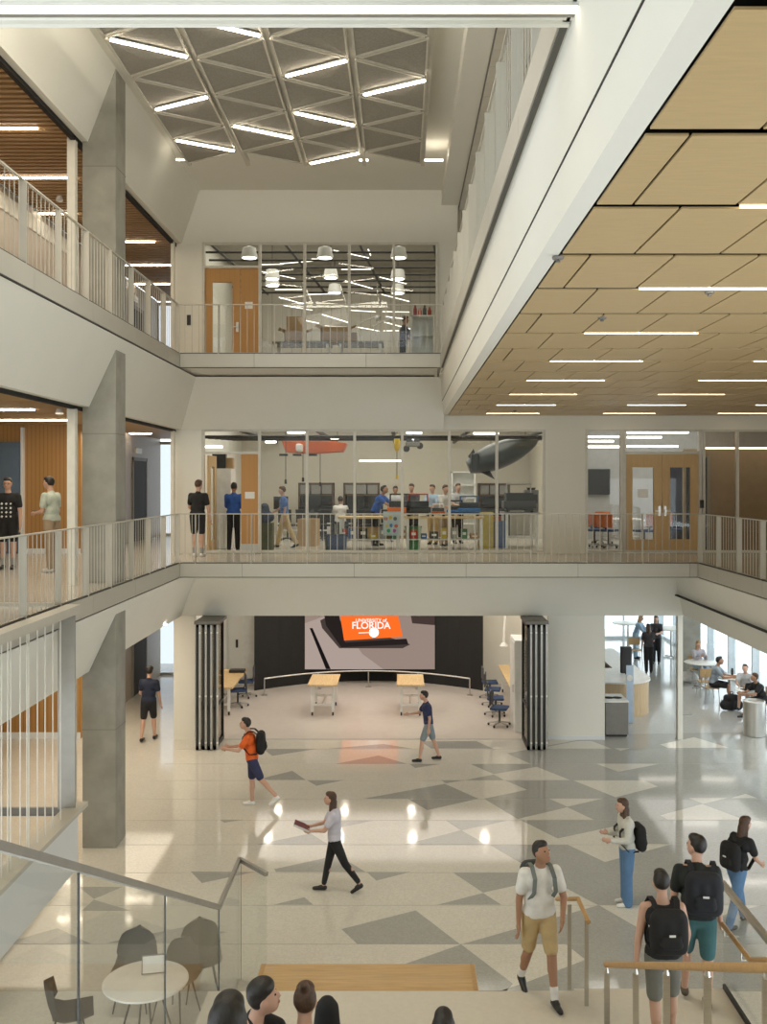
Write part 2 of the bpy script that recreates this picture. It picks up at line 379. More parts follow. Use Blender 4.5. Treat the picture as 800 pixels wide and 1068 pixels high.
# ---- ground level ceiling at the right and outer glazing
ST(B().box(7.1,12.4,9,42,-1.42,-1.36).box(5.03,7.1,24.1,42,-1.42,-1.36), 'ceiling.011', WHITE)
def curtain(name, axis, p, a0, a1, z0, z1, pitch, m=mat('pale_blue_mullion', (.62,.68,.72), .4, .1), dw=.07, dd=.16):
    w = empty(name, (p if axis == 'y' else (a0+a1)/2, p if axis == 'x' else (a0+a1)/2, z0), kind='structure')
    a = a0; i = 0
    while a <= a1+.01:
        bb = B()
        if axis == 'y': bb.box(p-dd/2, p+dd/2, a-dw/2, a+dw/2, z0, z1)
        else: bb.box(a-dw/2, a+dw/2, p-dd/2, p+dd/2, z0, z1)
        bb.done('mullion', m, w); a += pitch
    bb = B()
    for z in (z0, z1-.1):
        if axis == 'y': bb.box(p-.05, p+.05, a0, a1, z, z+.1)
        else: bb.box(a0, a1, p-.05, p+.05, z, z+.1)
    bb.done('frame', m, w)
    bb = B()
    if axis == 'y': bb.box(p-.006, p+.006, a0, a1, z0+.1, z1-.1)
    else: bb.box(a0, a1, p-.006, p+.006, z0+.1, z1-.1)
    bb.done('glass_pane', GLASS, w)
curtain('window_4', 'y', 10.7, 18.7, 40, L1, -1.42, 2.13, dw=.1, dd=.22)
curtain('window_5', 'x', 39.5, 5.2, 10.6, L1, -1.42, 1.28)
ST(B().rbox(X(711.5,31.3),X(731,31.3),31.3,31.9,L1,-1.42,.01), 'column_concrete.001', CONC)
ST(B().box(4.98,5.03,24.1,41.5,L1,-1.42), 'wall_far.008', WHITE)
# ---- labs behind glass
# middle level lab
ST(B().box(-5.4,4.4,33,33.1,0,4.2).box(4.35,4.45,24.1,33,0,4.2), 'wall_far.009', LABW)
ST(B().box(-5.4,4.4,24.1,33,4.18,4.24), 'ceiling.012', mat('grey_exposed_ceiling', (.30,.29,.26), .9))
# room behind double doors
ST(B().box(4.45,12.4,30,30.1,0,4.2), 'wall_far.010', mat('grey_room_wall', (.42,.42,.40), .8))
ST(B().box(4.45,12.4,24.1,30,4.1,4.16), 'ceiling.013', mat('charcoal_ceiling', (.10,.10,.10), .9))
ST(B().box(7.35,12.4,25.3,25.4,0,2.62), 'wall_far.011', TANW)
ST(B().box(12.4,12.5,-4,34,0,9), 'wall_right.004', WHITE)
ST(B().box(-14,12.5,-4.1,-4,-4.6,9), 'wall_near', WHITE)
# top lab
ST(B().box(-5.4,3,31.6,31.7,L3,8.9), 'wall_far.012', slats('ribbed_cream_wall', (.50,.47,.40), (.40,.37,.31), 0, .32, .9))
ST(B().box(-5.4,3,24.1,31.7,8.62,8.7), 'ceiling.014', mat('exposed_deck', (.40,.38,.33), .9))
ST(B().box(1.4,1.5,24.1,31.6,L3,8.7), 'wall_right.005', LABW)
# ---------------------------------------------------------------- glazing on the far wall
FRM = mat('cream_window_frame', (.60,.58,.52), .45, .15)
def glazing(name, xs, z0, z1, gm, y=23.93, sill=.06, transoms=()):
    w = empty(name, ((xs[0]+xs[-1])/2, y, z0), kind='structure')
    bb = B()
    bb.box(xs[0], xs[-1], y-.02, y+.08, z0, z0+sill).box(xs[0], xs[-1], y-.02, y+.08, z1-.05, z1)
    for (xa, xb, z) in transoms: bb.box(xa, xb, y-.02, y+.08, z, z+.06)
    bb.done('frame', FRM, w)
    for i, x in enumerate(xs): B().box(x-.032, x+.032, y-.04, y+.09, z0, z1).done('mullion', FRM, w)
    return w
def pane(w, x0, x1, z0, z1, gm, y=23.95): B().box(x0, x1, y, y+.012, z0, z1).done('glass_pane', gm, w)
xs = [W(p) for p in (212.5,271,320.5,370,419.5,468.5,518,567)]
w = glazing('window_6', xs, .02, 3.05, GLASS, transoms=[(xs[0],xs[1],2.45)])
for a, c in zip(xs[1:], xs[2:]): pane(w, a+.03, c-.03, .08, 3.0, GLASS)
pane(w, xs[0]+.03, xs[1]-.03, 2.51, 3.0, GLASS)
xs3 = [W(p) for p in (213,271.5,318,364.4,411,455.8)]
w = glazing('window_7', xs3, L3, 7.65, GLASS, transoms=[(xs3[0],xs3[1],L3+2.45)])
for a, c in zip(xs3[1:], xs3[2:]): pane(w, a+.03, c-.03, L3+.06, 7.6, GLASS)
pane(w, xs3[0]+.03, xs3[1]-.03, L3+2.51, 7.6, GLASS)
xs2 = [W(p) for p in (611,647.5,650.5,729,733,768,806,845,884)]
w = glazing('window_8', xs2, .02, 3.05, GLASS, transoms=[(xs2[2],xs2[3],2.45)])
pane(w, xs2[0]+.03, xs2[1]-.03, .08, 3.0, GLASS); pane(w, xs2[2]+.03, xs2[3]-.03, 2.51, 3.0, GLASS)
for a, c in zip(xs2[4:], xs2[5:]): pane(w, a+.03, c-.03, .08, 3.0, GLASST)
# ---- doors
def door_leaf(name, x0, x1, z0, m, gx0, gx1, gz0, gz1, y=23.94):
    d = empty(name, (x0, y, z0), kind='structure')
    B().box(x0,gx0,y,y+.045,z0,z0+2.42).box(gx1,x1,y,y+.045,z0,z0+2.42).box(gx0,gx1,y,y+.045,z0,gz0).box(gx0,gx1,y,y+.045,gz1,z0+2.42).done('leaf', m, d)
    B().box(gx0-.02,gx0,y-.01,y+.05,gz0,gz1).box(gx1,gx1+.02,y-.01,y+.05,gz0,gz1).box(gx0,gx1,y-.01,y+.05,gz0-.02,gz0).box(gx0,gx1,y-.01,y+.05,gz1,gz1+.02).done('lite_frame', m, d)
    B().box(gx0,gx1,y+.015,y+.025,gz0,gz1).done('glass_pane', GLASS, d)
    return d
def lever(d, x, z, y=23.93, s=1):
    B().cyl((x,y,z),(x,y-.06,z),.025,.025,10).bar((x,y-.06,z),(x+s*.12,y-.06,z),.02,.02).box(x-.03,x+.03,y-.012,y,z-.12,z+.12).done('handle', STEEL, d)
# top level door: leaf with tall glass + fixed oak side panel
d = door_leaf('door_5', W(214.5), W(251), L3+.02, DOORW, W(222), W(243), L3+.35, L3+2.1); lever(d, W(248), L3+1.0, s=-1)
ST(B().box(W(251.5),W(270),23.94,23.985,L3+.02,L3+2.44), 'door_6', DOORW)
B().box(W(256),W(264),23.925,23.935,L3+1.45,L3+1.62).done('paper_notice', WHT, label='white paper notice on the oak panel of the top level door', cat='notice')
B().rbox(W(195.5),W(199.5),23.93,23.95,L3+1.05,L3+1.3,.004).done('card_reader', BLACKM, label='small black card reader on the white wall left of the top level door', cat='card reader')
# middle level: open leaf and fixed panel
d = empty('door_7', (W(214), 24.0, 0), kind='structure')
x = W(216)
B().box(x,x+.05,24.0,24.25,.02,2.42).box(x,x+.05,24.75,24.98,.02,2.42).box(x,x+.05,24.25,24.75,.02,.3).box(x,x+.05,24.25,24.75,2.15,2.42).done('leaf', DOORL, d)
B().box(x+.02,x+.03,24.25,24.75,.3,2.15).done('glass_pane', GLASS, d)
p = ST(B().box(W(252),W(270),23.94,23.985,.02,2.44), 'door_8', DOORW)
B().box(W(252),W(270),23.93,23.94,.02,.24).done('kick_plate', STEEL, p)
B().box(W(256),W(266),23.925,23.935,1.35,1.52).done('paper_notice', WHT, label='white paper notice on the oak panel beside the open lab door', cat='notice')
# double doors
for k,(a,c,ga,gc,s) in enumerate(((651.5,689.8,659,681,-1),(690.2,728,698,719,1))):
    d = door_leaf('door_%d' % (9+k), W(a), W(c), .02, DOORL, W(ga), W(gc), .35, 2.12)
    if k == 0: lever(d, W(687), 1.05, s=-1)
    else: lever(d, W(693), 1.05, s=1)
    for z in (.3,.9,1.5,2.1): B().box(W(a)-.03 if k==0 else W(c)-.005, W(a)+.005 if k==0 else W(c)+.03, 23.90,23.94,z,z+.1).done('hinge', GREYC, d)
B().box(W(664.5),W(675),23.925,23.935,1.38,1.58).done('paper_notice', WHT, label='white paper notice on the left leaf of the maple double door', cat='notice')
B().rbox(W(728.5),W(732.5),23.86,23.9,1.12,1.32,.004).done('card_reader', BLACKM, label='black card reader on the post right of the maple double door', cat='card reader')
# ================================================================ RAILINGS
def railing(label, axis, p, a0, a1, zf, posts, pb=.1525, group=None):
    ax = (lambda a, z: (a, p, z)) if axis == 'x' else (lambda a, z: (p, a, z))
    root = empty('balcony_railing', ax((a0+a1)/2, zf), label=label, cat='railing')
    def bx(u0,u1,w,z0,z1):
        return B().box(u0,u1,p-w,p+w,z0,z1) if axis == 'x' else B().box(p-w,p+w,u0,u1,z0,z1)
    bx(a0,a1,.022,zf+1.05,zf+1.07).done('top_rail', RAILM, root)
    bx(a0,a1,.008,zf+.0,zf+.012).done('bottom_rail', RAILM, root)
    m0 = None
    for q in posts:
        if m0 is None:
            o = bx(q-.007,q+.007,.048,zf-.03,zf+1.05).done('post', RAILM, root); m0 = o; q0 = q
        else:
            o = m0.copy(); COL.objects.link(o); o.location = (q-q0,0,0) if axis == 'x' else (0,q-q0,0)
    n = int((a1-a0)/pb); b0 = None
    for i in range(1, n+1):
        q = a0+i*(a1-a0)/(n+1)
        if b0 is None:
            o = bx(q-.005,q+.005,.005,zf+.01,zf+1.05).done('baluster', RAILM, root); b0 = o; q0 = q
        else:
            o = b0.copy(); COL.objects.link(o); o.location = (q-q0,0,0) if axis == 'x' else (0,q-q0,0)
    return root
def pr(a0, a1, st=1.22, end=None):
    out = []; q = a1
    while q > a0: out.append(q); q -= st
    return out
railing('cream metal railing along the left balcony of the top level', 'y', -4.86, 9.5, 21.2, L3, [F*4.81/xo for xo in (390,353.5,325,301,278.5,261,245,230.5)]+[10.9,9.7])
railing('cream metal railing on the top level in front of the glazed lab', 'x', 21.25, -4.86, .87, L3, pr(-4.9,.9))
railing('cream metal railing seen edge-on above the big white fascia at right', 'y', .93, 6.2, 21.2, L3, pr(6.2,21.2))
railing('cream metal railing along the left balcony of the middle level', 'y', -4.86, 9.5, 21.2, 0, [F*4.81/xo for xo in (390,353.5,325,301,278.5,261,245,230.5)]+[10.9,9.7])
railing('long cream metal railing on the middle level in front of the glazed lab', 'x', 21.25, -4.86, 6.47, 0, pr(-4.9,6.5))
railing('cream metal railing on the right balcony beside the maple double door', 'y', 6.53, 15, 21.2, 0, pr(15,21.2))
# ================================================================ hung stair landing at left
land = empty('hanging_stair_landing', (-4.7,12,-3.7), label='white-sided stair landing hung on thin cream rods below the left balcony', cat='stair')
B().box(-4.66,-4.58,8.5,13.8,-3.72,-2.9).done('side_panel', WHITE2, land)
B().box(-4.75,-4.49,8.5,13.98,-2.90,-2.84).done('cap', RAILM, land)
B().box(-9,-4.66,11.4,13.8,-3.72,-3.6).done('landing_floor', TERL, land)
B().box(-9,-4.66,13.75,13.8,-2.93,-2.86).box(-9,-4.66,13.8,13.86,-2.99,-2.95).done('far_rail', GREYC, land)
B().box(-4.72,-4.52,8.5,13.75,-.10,.02).done('top_beam', RAILM, land)
B().box(-4.83,-4.585,13.70,13.725,-2.86,-.08).done('flat_post', GREYM, land)
for px in (63,55,47,39,30,21,11,1.5,28,8,-8,-17):
    Y = 4.62*F/(CX-px)
    B().cyl((-4.62,Y,-2.86),(-4.62,Y,-.08),.009,.009,8).done('rod', GRID, land)
B().box(-9,-4.86,13.66,13.70,0.0,.05).done('opening_curb', RAILM, land)
# small stair glimpsed further left on the ground level
sf = empty('stair_flight', (-8.5,20,L1), label='pale stair flight with railing glimpsed behind the rods at far left', cat='stair')
b = B()
for i in range(8): b.box(-8.6-.3*i-.3, -8.6-.3*i, 19.0, 20.4, L1, L1+.17*(i+1))
b.done('step', WHITE2, sf)
B().bar((-8.5,19.0,L1+.9),(-11,19.0,L1+2.35),.05,.05).box(-8.53,-8.47,18.97,19.03,L1,L1+.93).done('handrail', RAILM, sf)
for i in range(10): B().box(-8.75-.2*i,-8.735-.2*i,18.99,19.005,L1+.1,L1+1.0+.116*i).done('baluster', RAILM, sf)
# ================================================================ floor pattern (terrazzo inlays)
def inlay(polys, m, z0, z1, name):
    b = B()
    for pl in polys:
        pts = [FL(x, y) for x, y in pl]
        b.prism(pts, 'z', z0, z1)
    return ST(b, name, m)
grey = [
 [(273.7,781),(331.8,781),(284,788.3)],[(266,813.5),(305,804),(319,813.5)],[(320,813.7),(359,813.7),(330,819.5)],[(229,855),(254,855),(234,858)],
 [(307,855.5),(391,855.5),(324,869.3)],[(268,880.7),(324,869.3),(342,880.7)],[(286,906.5),(288,909.5),(381.5,909.5),(352.5,892)],[(382.5,909.5),(428,909.5),(392.5,918.4)],
 [(199,909),(265,909.5),(210.5,921)],[(285,943.7),(317.5,935.8),(326.7,943.7)],[(356.2,969),(433.7,949.5),(479.5,984.5),(372.5,984.5)],[(456,943.7),(504,931.4),(523,943.7)],
 [(438,773),(497,773),(514,780.7),(450,780.7)],[(485,813.7),(515,807.8),(526,813.7)],[(460,813.7),(485,813.7),(465,817)],
 [(379,833),(464,817.5),(499,833),(446,845),(425,833)],[(465,855.7),(530,855.7),(481,866)],[(422,880.8),(481,866),(507.5,880.8)],
 [(481,985),(535,1026),(528,1034),(340,1034)],[(343,780.7),(400,776),(430,780.7)],[(350,796.7),(395,788),(425,796.8)],[(427,796.8),(460,796.8),(433,801)],
 [(111,983.5),(196,966),(236,972),(205,984)],[(85,950),(98,938.4),(137,950)],[(82,925),(128,925),(98,937.6)],[(0,985),(60,968),(95,984.5)]]
big = [(529,785.7),(602,772),(640,766),(860,762),(1200,800),(1500,1034),(520,1034),(545,1026),(611,1001),(590,984.5),(483,984.5),(624,944.2),(571,916),(504,931),(472.5,910),(560,910),(511,881),(592,881),(631,899),(700.6,880.5),(673,880),(640,862),(581.5,874.5),(543,855.3),(619.6,855),(591.7,841.9),(540,854.2),(505,833),(550,823.7),(526,813.8),(595,813.6),(560,799.8),(515,807.3),(491,797),(553.7,796.8)]
white = [
 [(571,780.8),(571,778.7),(602,773),(617,773),(637.5,780.8)],[(641,780.5),(657,780.5),(647,783)],[(598,814),(671,814),(686,820.3),(642,831.5)],[(572.5,833),(628.5,833),(591.7,841.4)],
 [(688.5,776.5),(724,769),(760,779.8),(697,780.2)],[(622,796.6),(688.5,796.6),(645,805)],[(718.5,832.5),(758,832.5),(733.5,838.4)],[(762.5,832.5),(777.5,828),(789.7,832.5)],
 [(688.5,850.6),(732.5,838.7),(776,855),(697,855)],[(625,944.3),(794,944.3),(677,974.5)]]
inlay(grey+[big], TERG, L1, L1+.001, 'floor.004')
inlay(white, TERL, L1+.0005, L1+.002, 'floor.005')
# thin joints every 1.22 m
b = B()
for k in range(-1, 9): y = 13.3+1.22*k; b.box(-5.3 if y > 12.5 else -5, 12, y-.003, y+.003, L1, L1+.0024)
b.box(-5.05,3.6,23.88,24.0,L1,L1+.004)
ST(b, 'trim_14', mat('terrazzo_divider', (.42,.40,.36), .4))
# ================================================================ platform, tiers, bench, guards
PZ = -3.67
pb = B().box(-2.05,1.85,8.0,10.35,L1,PZ).box(1.85,3.48,8.0,10.4,L1,PZ)
for k in range(9):
    y1 = 8.6-.9*k; b0 = PZ+.45*(k+1)
    if y1 < 1: break
    pb.box(-2.05,3.48,max(.8,y1-.9),y1,L1,b0)
pb.box(-2.05,3.48,-3,.9,-1,-.02)
ST(pb, 'floor.006', mat('cream_platform', (.62,.58,.50), .45, noise=.03, scale=20))
ST(B().box(1.0,3.4,10.4,10.8,L1,L1+.6).box(1.0,3.4,10.8,11.2,L1,L1+.3), 'floor.007', MATS['cream_platform'])
ben = empty('timber_seat_tier', (-.4,11.2,L1), label='long oak seating tier at the foot of the cream platform', cat='bench')
B().rbox(-1.70,.90,10.36,11.85,L1+.40,L1+.45,.008).done('seat', WOODB, ben)
B().box(-1.69,-1.64,10.36,11.84,L1+.445,L1+.453).done('edge_board', OAKRAIL, ben)
B().box(.84,.89,10.36,11.84,L1+.445,L1+.453).done('edge_board', OAKRAIL, ben)
B().box(-1.66,.86,10.4,11.8,L1,L1+.40).done('riser', WOODB, ben)
# left glass guard
gg = empty('glass_guard', (-2.05,9,PZ), label='sloping frameless glass guard with taupe handrail at lower left', cat='glass guard')
hz = -3.07+.02
P0 = Vector((-2.05,10.97,hz)); PN = Vector((-2.05,4.3,hz+(10.97-4.3)*.488)); P1 = Vector((-2.05,12.37,hz)); P2 = Vector((-1.64,11.9,hz))
B().bar(PN,P0,.045,.05).bar(P0,P1,.045,.05).bar(P1,P2,.045,.05).done('handrail', GREYM, gg)
def quad(p, q, zb0, zb1, name='glass_pane'):
    d = (Vector(q)-Vector(p)); n = Vector((d.y,-d.x,0)).normalized()*.006
    b = B(); v = []
    for s in (-1,1):
        for (a, z) in ((p,p[2]),(q,q[2]),(q,zb1),(p,zb0)): v.append(b.bm.verts.new((a[0]+s*n.x,a[1]+s*n.y,z)))
    for f in ((0,1,2,3),(7,6,5,4),(0,4,5,1),(1,5,6,2),(2,6,7,3),(3,7,4,0)): b.bm.faces.new([v[i] for i in f])
    return b
ys = [4.3,6.19,8.46,10.97]
for ya, yb in zip(ys, ys[1:]):
    za = hz+(10.97-ya)*.488; zb = hz+(10.97-yb)*.488
    quad((-2.05,ya+.006,za-.02),(-2.05,yb-.006,zb-.02), za-1.3, max(zb-1.3, L1)).done('glass_pane', GLASSR, gg)
    B().box(-2.058,-2.042,yb-.003,yb+.003,max(zb-1.3,L1),zb-.02).done('edge_seal', BLACKM, gg)
quad((-2.05,10.98,hz-.02),(-2.05,12.36,hz-.02),L1,L1).done('glass_pane', GLASSR, gg)
quad((-2.05,12.37,hz-.02),(-1.64,11.9,hz-.02),L1,L1).done('glass_pane', GLASSR, gg)
B().cyl((-2.03,12.36,L1),(-2.03,12.36,hz),.005,.005,6).done('edge_seal', GREYM, gg)
# right glass guard + oak handrail
rg = empty('glass_guard', (3.48,9,PZ), label='glass guard with metal cap and oak handrail at lower right', cat='glass guard')
B().bar((3.5,6.0,-2.62+1.5),(3.5,9.0,-2.62),.05,.05).bar((3.5,9.0,-2.62),(3.5,10.6,-2.62),.06,.05).done('cap_rail', STEEL, rg)
for (a, c) in ((7.6,9.3),(9.31,10.58)): quad((3.5,a,-2.64+max(0,9-a)*.5),(3.5,c,-2.64),PZ,PZ).done('glass_pane', GLASSR, rg)
B().box(3.44,3.47,7.5,10.4,PZ,PZ+.05).done('base_channel', BLACKM, rg)
B().tube([(3.34,10.2,-2.85),(3.34,9.3,-2.83),(3.34,6.8,-1.58)], .025, 10).done('oak_handrail', OAKRAIL, rg, smooth=True)
for y in (10.05,9.55): B().tube([(3.34,y,-2.87),(3.34,y,-2.95),(3.49,y,-2.95)], .008, 8).done('bracket', STEEL, rg)
# centre rail rising towards the camera
ra = empty('stair_handrail', (1.9,8,PZ), label='oak handrail on square metal posts rising towards the viewer, bottom right', cat='handrail')
def zA(y): return 1.73-y*(502/F)
B().tube([(1.9,9.0,zA(9.0)),(1.9,4.6,zA(4.6)-.02)], .027, 12).done('rail', OAKRAIL, ra, smooth=True)
for y in (8.97,7.87,6.96,6.03,5.05):
    zb = PZ if y > 8.6 else PZ+.45*(int((8.6-y)/.9)+1)
    B().rbox(1.875,1.925,y-.01,y+.01,zb,zA(y)-.06,.003).cyl((1.9,y,zA(y)-.07),(1.9,y,zA(y)-.02),.024,.008,8).done('post', STEEL, ra)
rb = empty('stair_handrail', (1.85,10.4,PZ), label='short oak handrail on two metal posts beside the man in the white shirt', cat='handrail')
B().tube([(1.93,10.0,-2.78),(1.9,10.42,-2.72),(1.83,11.4,-3.14)], .024, 10).done('rail', OAKRAIL, rb, smooth=True)
for (x,y,zt) in ((1.92,10.06,-2.78),(1.80,10.38,-2.76)): B().rbox(x-.022,x+.022,y-.01,y+.01,PZ,zt,.003).done('post', STEEL, rb)
# ================================================================ acoustic cloud
ZC = 8.2
cols = [-4.35,-3.15,-1.95,-.75,.45]
def phase(i): return 14.1 if i % 2 == 0 else 14.8
tri = B()
cnt = 0
def tripanel(P):
    global cnt
    c = sum((Vector(p) for p in P), Vector())/3
    q = [Vector(p)+(c-Vector(p))*(.085) for p in P]
    # keep the wider slot along the column lines
    q = [Vector((v.x+(c.x-v.x)*.06, v.y, 0)) for v in q]
    b = B()
    lo = [b.bm.verts.new((v.x,v.y,ZC)) for v in q]; hi = [b.bm.verts.new((v.x,v.y,ZC+.05)) for v in q]
    cc = b.bm.verts.new((c.x,c.y,ZC-.025))
    for i in range(3):
        b.bm.faces.new((lo[i],lo[(i+1)%3],cc)); b.bm.faces.new((lo[i],hi[i],hi[(i+1)%3],lo[(i+1)%3]))
    b.bm.faces.new(hi)
    o = b.done('acoustic_panel', FELT, label='grey felt triangular acoustic panel hung in the ceiling cloud of the atrium', cat='ceiling panel', group='felt triangles of the ceiling cloud')
    e = B()
    for i in range(3):
        a = q[i]; d = q[(i+1)%3]; e.bar((a.x,a.y,ZC-.004),(d.x,d.y,ZC-.004),.03,.03)
    e.done('edge_frame', mat('beige_edge_frame',(.62,.59,.51),.6), o)
    cnt += 1
for i in range(4):
    xa, xb = cols[i], cols[i+1]; pa, pbh = phase(i), phase(i+1)
    for k in range(-2, 5):
        a0 = pa+1.4*k; a1 = a0+1.4; b0 = pbh+1.4*k; b1 = b0+1.4
        if pa < pbh: T = [((xa,a0),(xa,a1),(xb,b0)), ((xb,b0),(xb,b1),(xa,a1))]
        else: T = [((xb,b0),(xb,b1),(xa,a0)), ((xa,a0),(xa,a1),(xb,b1))]
        for t in T:
            if max(p[1] for p in t) > 20.35 or min(p[1] for p in t) < 12.4: continue
            tripanel([(p[0],p[1],0) for p in t])
for i, x in enumerate(cols):
    o = B().box(x-.035,x+.035,12,20.1,ZC+.08,ZC+.2).done('suspension_channel', MATS['beige_edge_frame'], cat='ceiling channel', label='metal channel above the felt cloud, %s from the left' % ORD[i])
    bb = B()
    for y in (13,15.4,17.8,19.8): bb.cyl((x,y,ZC+.2),(x,y,8.9),.006,.006,6)
    bb.done('hanger_rod', GRID, o)
leds = [((115,41.4),(195,59.5)),((209,23),(271,37.5)),((299,79.5),(361,63.5)),((163,114.6),(215.5,101.5)),((380,99),(443,84)),((308,118),(369,131)),((244,131.5),(305,144)),((184,146.5),(244,157.5)),((324,170.7),(374,160))]
for i, (a, c) in enumerate(leds):
    z = ZC-.06; Ya = (z-EZ)*F/(CY-a[1]); Yb = (z-EZ)*F/(CY-c[1])
    p = Vector((X(a[0],Ya),Ya,z)); q = Vector((X(c[0],Yb),Yb,z))
    o = B().bar(p,q,.05,.025).done('linear_light', LED, cat='light', group='lights of the ceiling cloud',
        label='bright linear light in the felt cloud, %s in order of height in view' % ORD[[1,0,3,4,2,5,6,7,8][i]])
    B().bar(p+Vector((0,0,.024)),q+Vector((0,0,.024)),.06,.02).done('housing', WHM, o)
for i, (a, c, y) in enumerate(((184,197,167),(375,384,167.5),(441,462,167.5))):
    z = 8.55; Y = (z-EZ)*F/(CY-y)
    B().box(X(a,Y),X(c,Y),Y-.03,Y+.03,z,z+.02).done('wall_washer', LED, cat='light', label='short bright light beyond the far edge of the felt cloud, %s' % ('at the left wall','in the middle','at the right')[i])
# corridor strip lights
def strip(px0, px1, py, z, label, m=LED, w=.05):
    Y = (z-EZ)*F/(CY-py)
    B().box(X(px0,Y),X(px1,Y),Y-w/2,Y+w/2,z-.02,z).done('linear_light', m, cat='light', label=label)
strip(-20,39,133.5,7.71,'first linear light under the top level slats, nearest the camera, left of the column')
strip(-20,78.5,185,7.71,'long linear light under the top level slats left of the column')
strip(40,79,222.5,7.71,'third linear light under the top level slats left of the column')
strip(131,161,252,7.71,'short linear light under top level slats, uppermost right of the column')
strip(131,178,276.5,7.71,'linear light under top level slats, second right of the column')
strip(141,177,296,7.71,'linear light under top level slats, third right of the column')
strip(-20,36,427,3.11,'short linear light on the middle level ceiling at far left')
strip(-20,78,438,3.17,'long linear light across the middle level corridor ceiling at left')
strip(36,78,446,3.17,'farthest linear light in the middle level corridor left of the column')
strip(135,158,452,3.17,'short linear light in the middle level corridor right of the column')
for i,(px,Y) in enumerate(((60,21),(60,23),(100,22))):
    B().box(X(px,Y),X(px,Y)+1.6,Y-.04,Y+.04,-1.47,-1.45).done('linear_light', LED, cat='light', label='ground level corridor ceiling light, %s' % ORD[i])
B().lathe((X(62,17.6),17.6,2.98),[(.03,-.02),(.07,0),(.07,.04),(.05,.1)],14).done('smoke_detector', WHM, smooth=True, cat='smoke detector', label='small white smoke detector on the middle level corridor ceiling')
B().lathe((X(62,20.3),20.3,7.62),[(.03,-.02),(.07,0),(.07,.04),(.05,.1)],14).done('smoke_detector', WHM, smooth=True, cat='smoke detector', label='small white smoke detector on the top level slat ceiling')
# theatre downlights and other ceiling lights
for j, Y in enumerate((25.0,27.5,29.8)):
    for i in range(-2, 3):
        x = .33+2.04*i
        B().cyl((x,Y,-.87),(x,Y,-.855),.10,.10,16).done('downlight', SPOT, cat='light', group='theatre downlights', label='round downlight in the theatre ceiling, %s row, %s from left' % (ORD[j], ORD[i+2]))
for j, Y in enumerate((17,20,23,27,31,35)):
    for i, x in enumerate((8.2,10.2)):
        B().box(x-.6,x+.6,Y-.04,Y+.04,-1.45,-1.425).done('linear_light', LEDN, cat='light', group='cafe ceiling lights', label='linear light on the cafe ceiling, %s row, %s run' % (ORD[j], ('left','right')[i]))
# out-of-frame glowing discs, added overhead to light the atrium
for i, (x, y) in enumerate(((-4.5,9),(-4.5,11.5),(.4,9),(.4,11.5),(-3,4.4),(-1,4.4))):
    z = 8.89 if y > 5 else 4.24
    B().cyl((x,y,z-.012),(x,y,z),.09,.09,14).done('downlight', SPOT, cat='light', group='added atrium light discs', label='unseen glowing disc added overhead to light the atrium')
# ================================================================ PEOPLE
SKIN1 = mat('light_skin', (.55,.33,.24), .55, noise=.03); SKIN2 = mat('tan_skin', (.36,.19,.115), .55, noise=.03); 
HAIRK = mat('black_hair', (.014,.011,.009), .5, noise=.3, scale=40, bump=.4); HAIRB = mat('brown_hair', (.07,.035,.018), .55, noise=.3, scale=40, bump=.4); HAIRY = mat('blond_hair', (.36,.22,.10), .55, noise=.2, scale=40, bump=.3)
EYEM = mat('dark_eye', (.02,.015,.012), .2); LIPM = mat('lip', (.35,.12,.10), .5)
CL = {}
def cloth(n, c, r=.85): 
    if n not in CL: CL[n] = mat(n, c, r, noise=.10, scale=9, bump=.25)
    return CL[n]
def solid(name, bones, ells, vox, m, parent, sm=3, extra=None, **k):
    """one continuous surface grown over tapered bones and ellipsoids"""
    b = B()
    for p0, r0, p1, r1 in bones:
        p0 = Vector(p0); p1 = Vector(p1)
        if (p1-p0).length > 1e-4: b.cyl(p0, p1, r0, r1, 14)
        b.ell(p0, (r0,)*3, seg=12); b.ell(p1, (r1,)*3, seg=12)
    for c, r, R in ells: b.ell(c, r, R, seg=18)
    me = bpy.data.meshes.new('tmp'); b.bm.to_mesh(me); b.bm.free()
    o = bpy.data.objects.new('tmp', me); COL.objects.link(o)
    md = o.modifiers.new('r', 'REMESH'); md.mode = 'VOXEL'; md.voxel_size = vox; md.use_smooth_shade = True
    s = o.modifiers.new('s', 'SMOOTH'); s.factor = .5; s.iterations = sm
    dg = bpy.context.evaluated_depsgraph_get(); dg.update()
    me2 = bpy.data.meshes.new_from_object(o.evaluated_get(dg), depsgraph=dg)
    bpy.data.objects.remove(o); bpy.data.meshes.remove(me)
    me2.name = name; me2.materials.clear(); me2.materials.append(m)
    me2.polygons.foreach_set('use_smooth', [True]*len(me2.polygons))
    o2 = bpy.data.objects.new(name, me2); COL.objects.link(o2)
    if parent is not None: o2.parent = parent
    return tag(o2, **k)
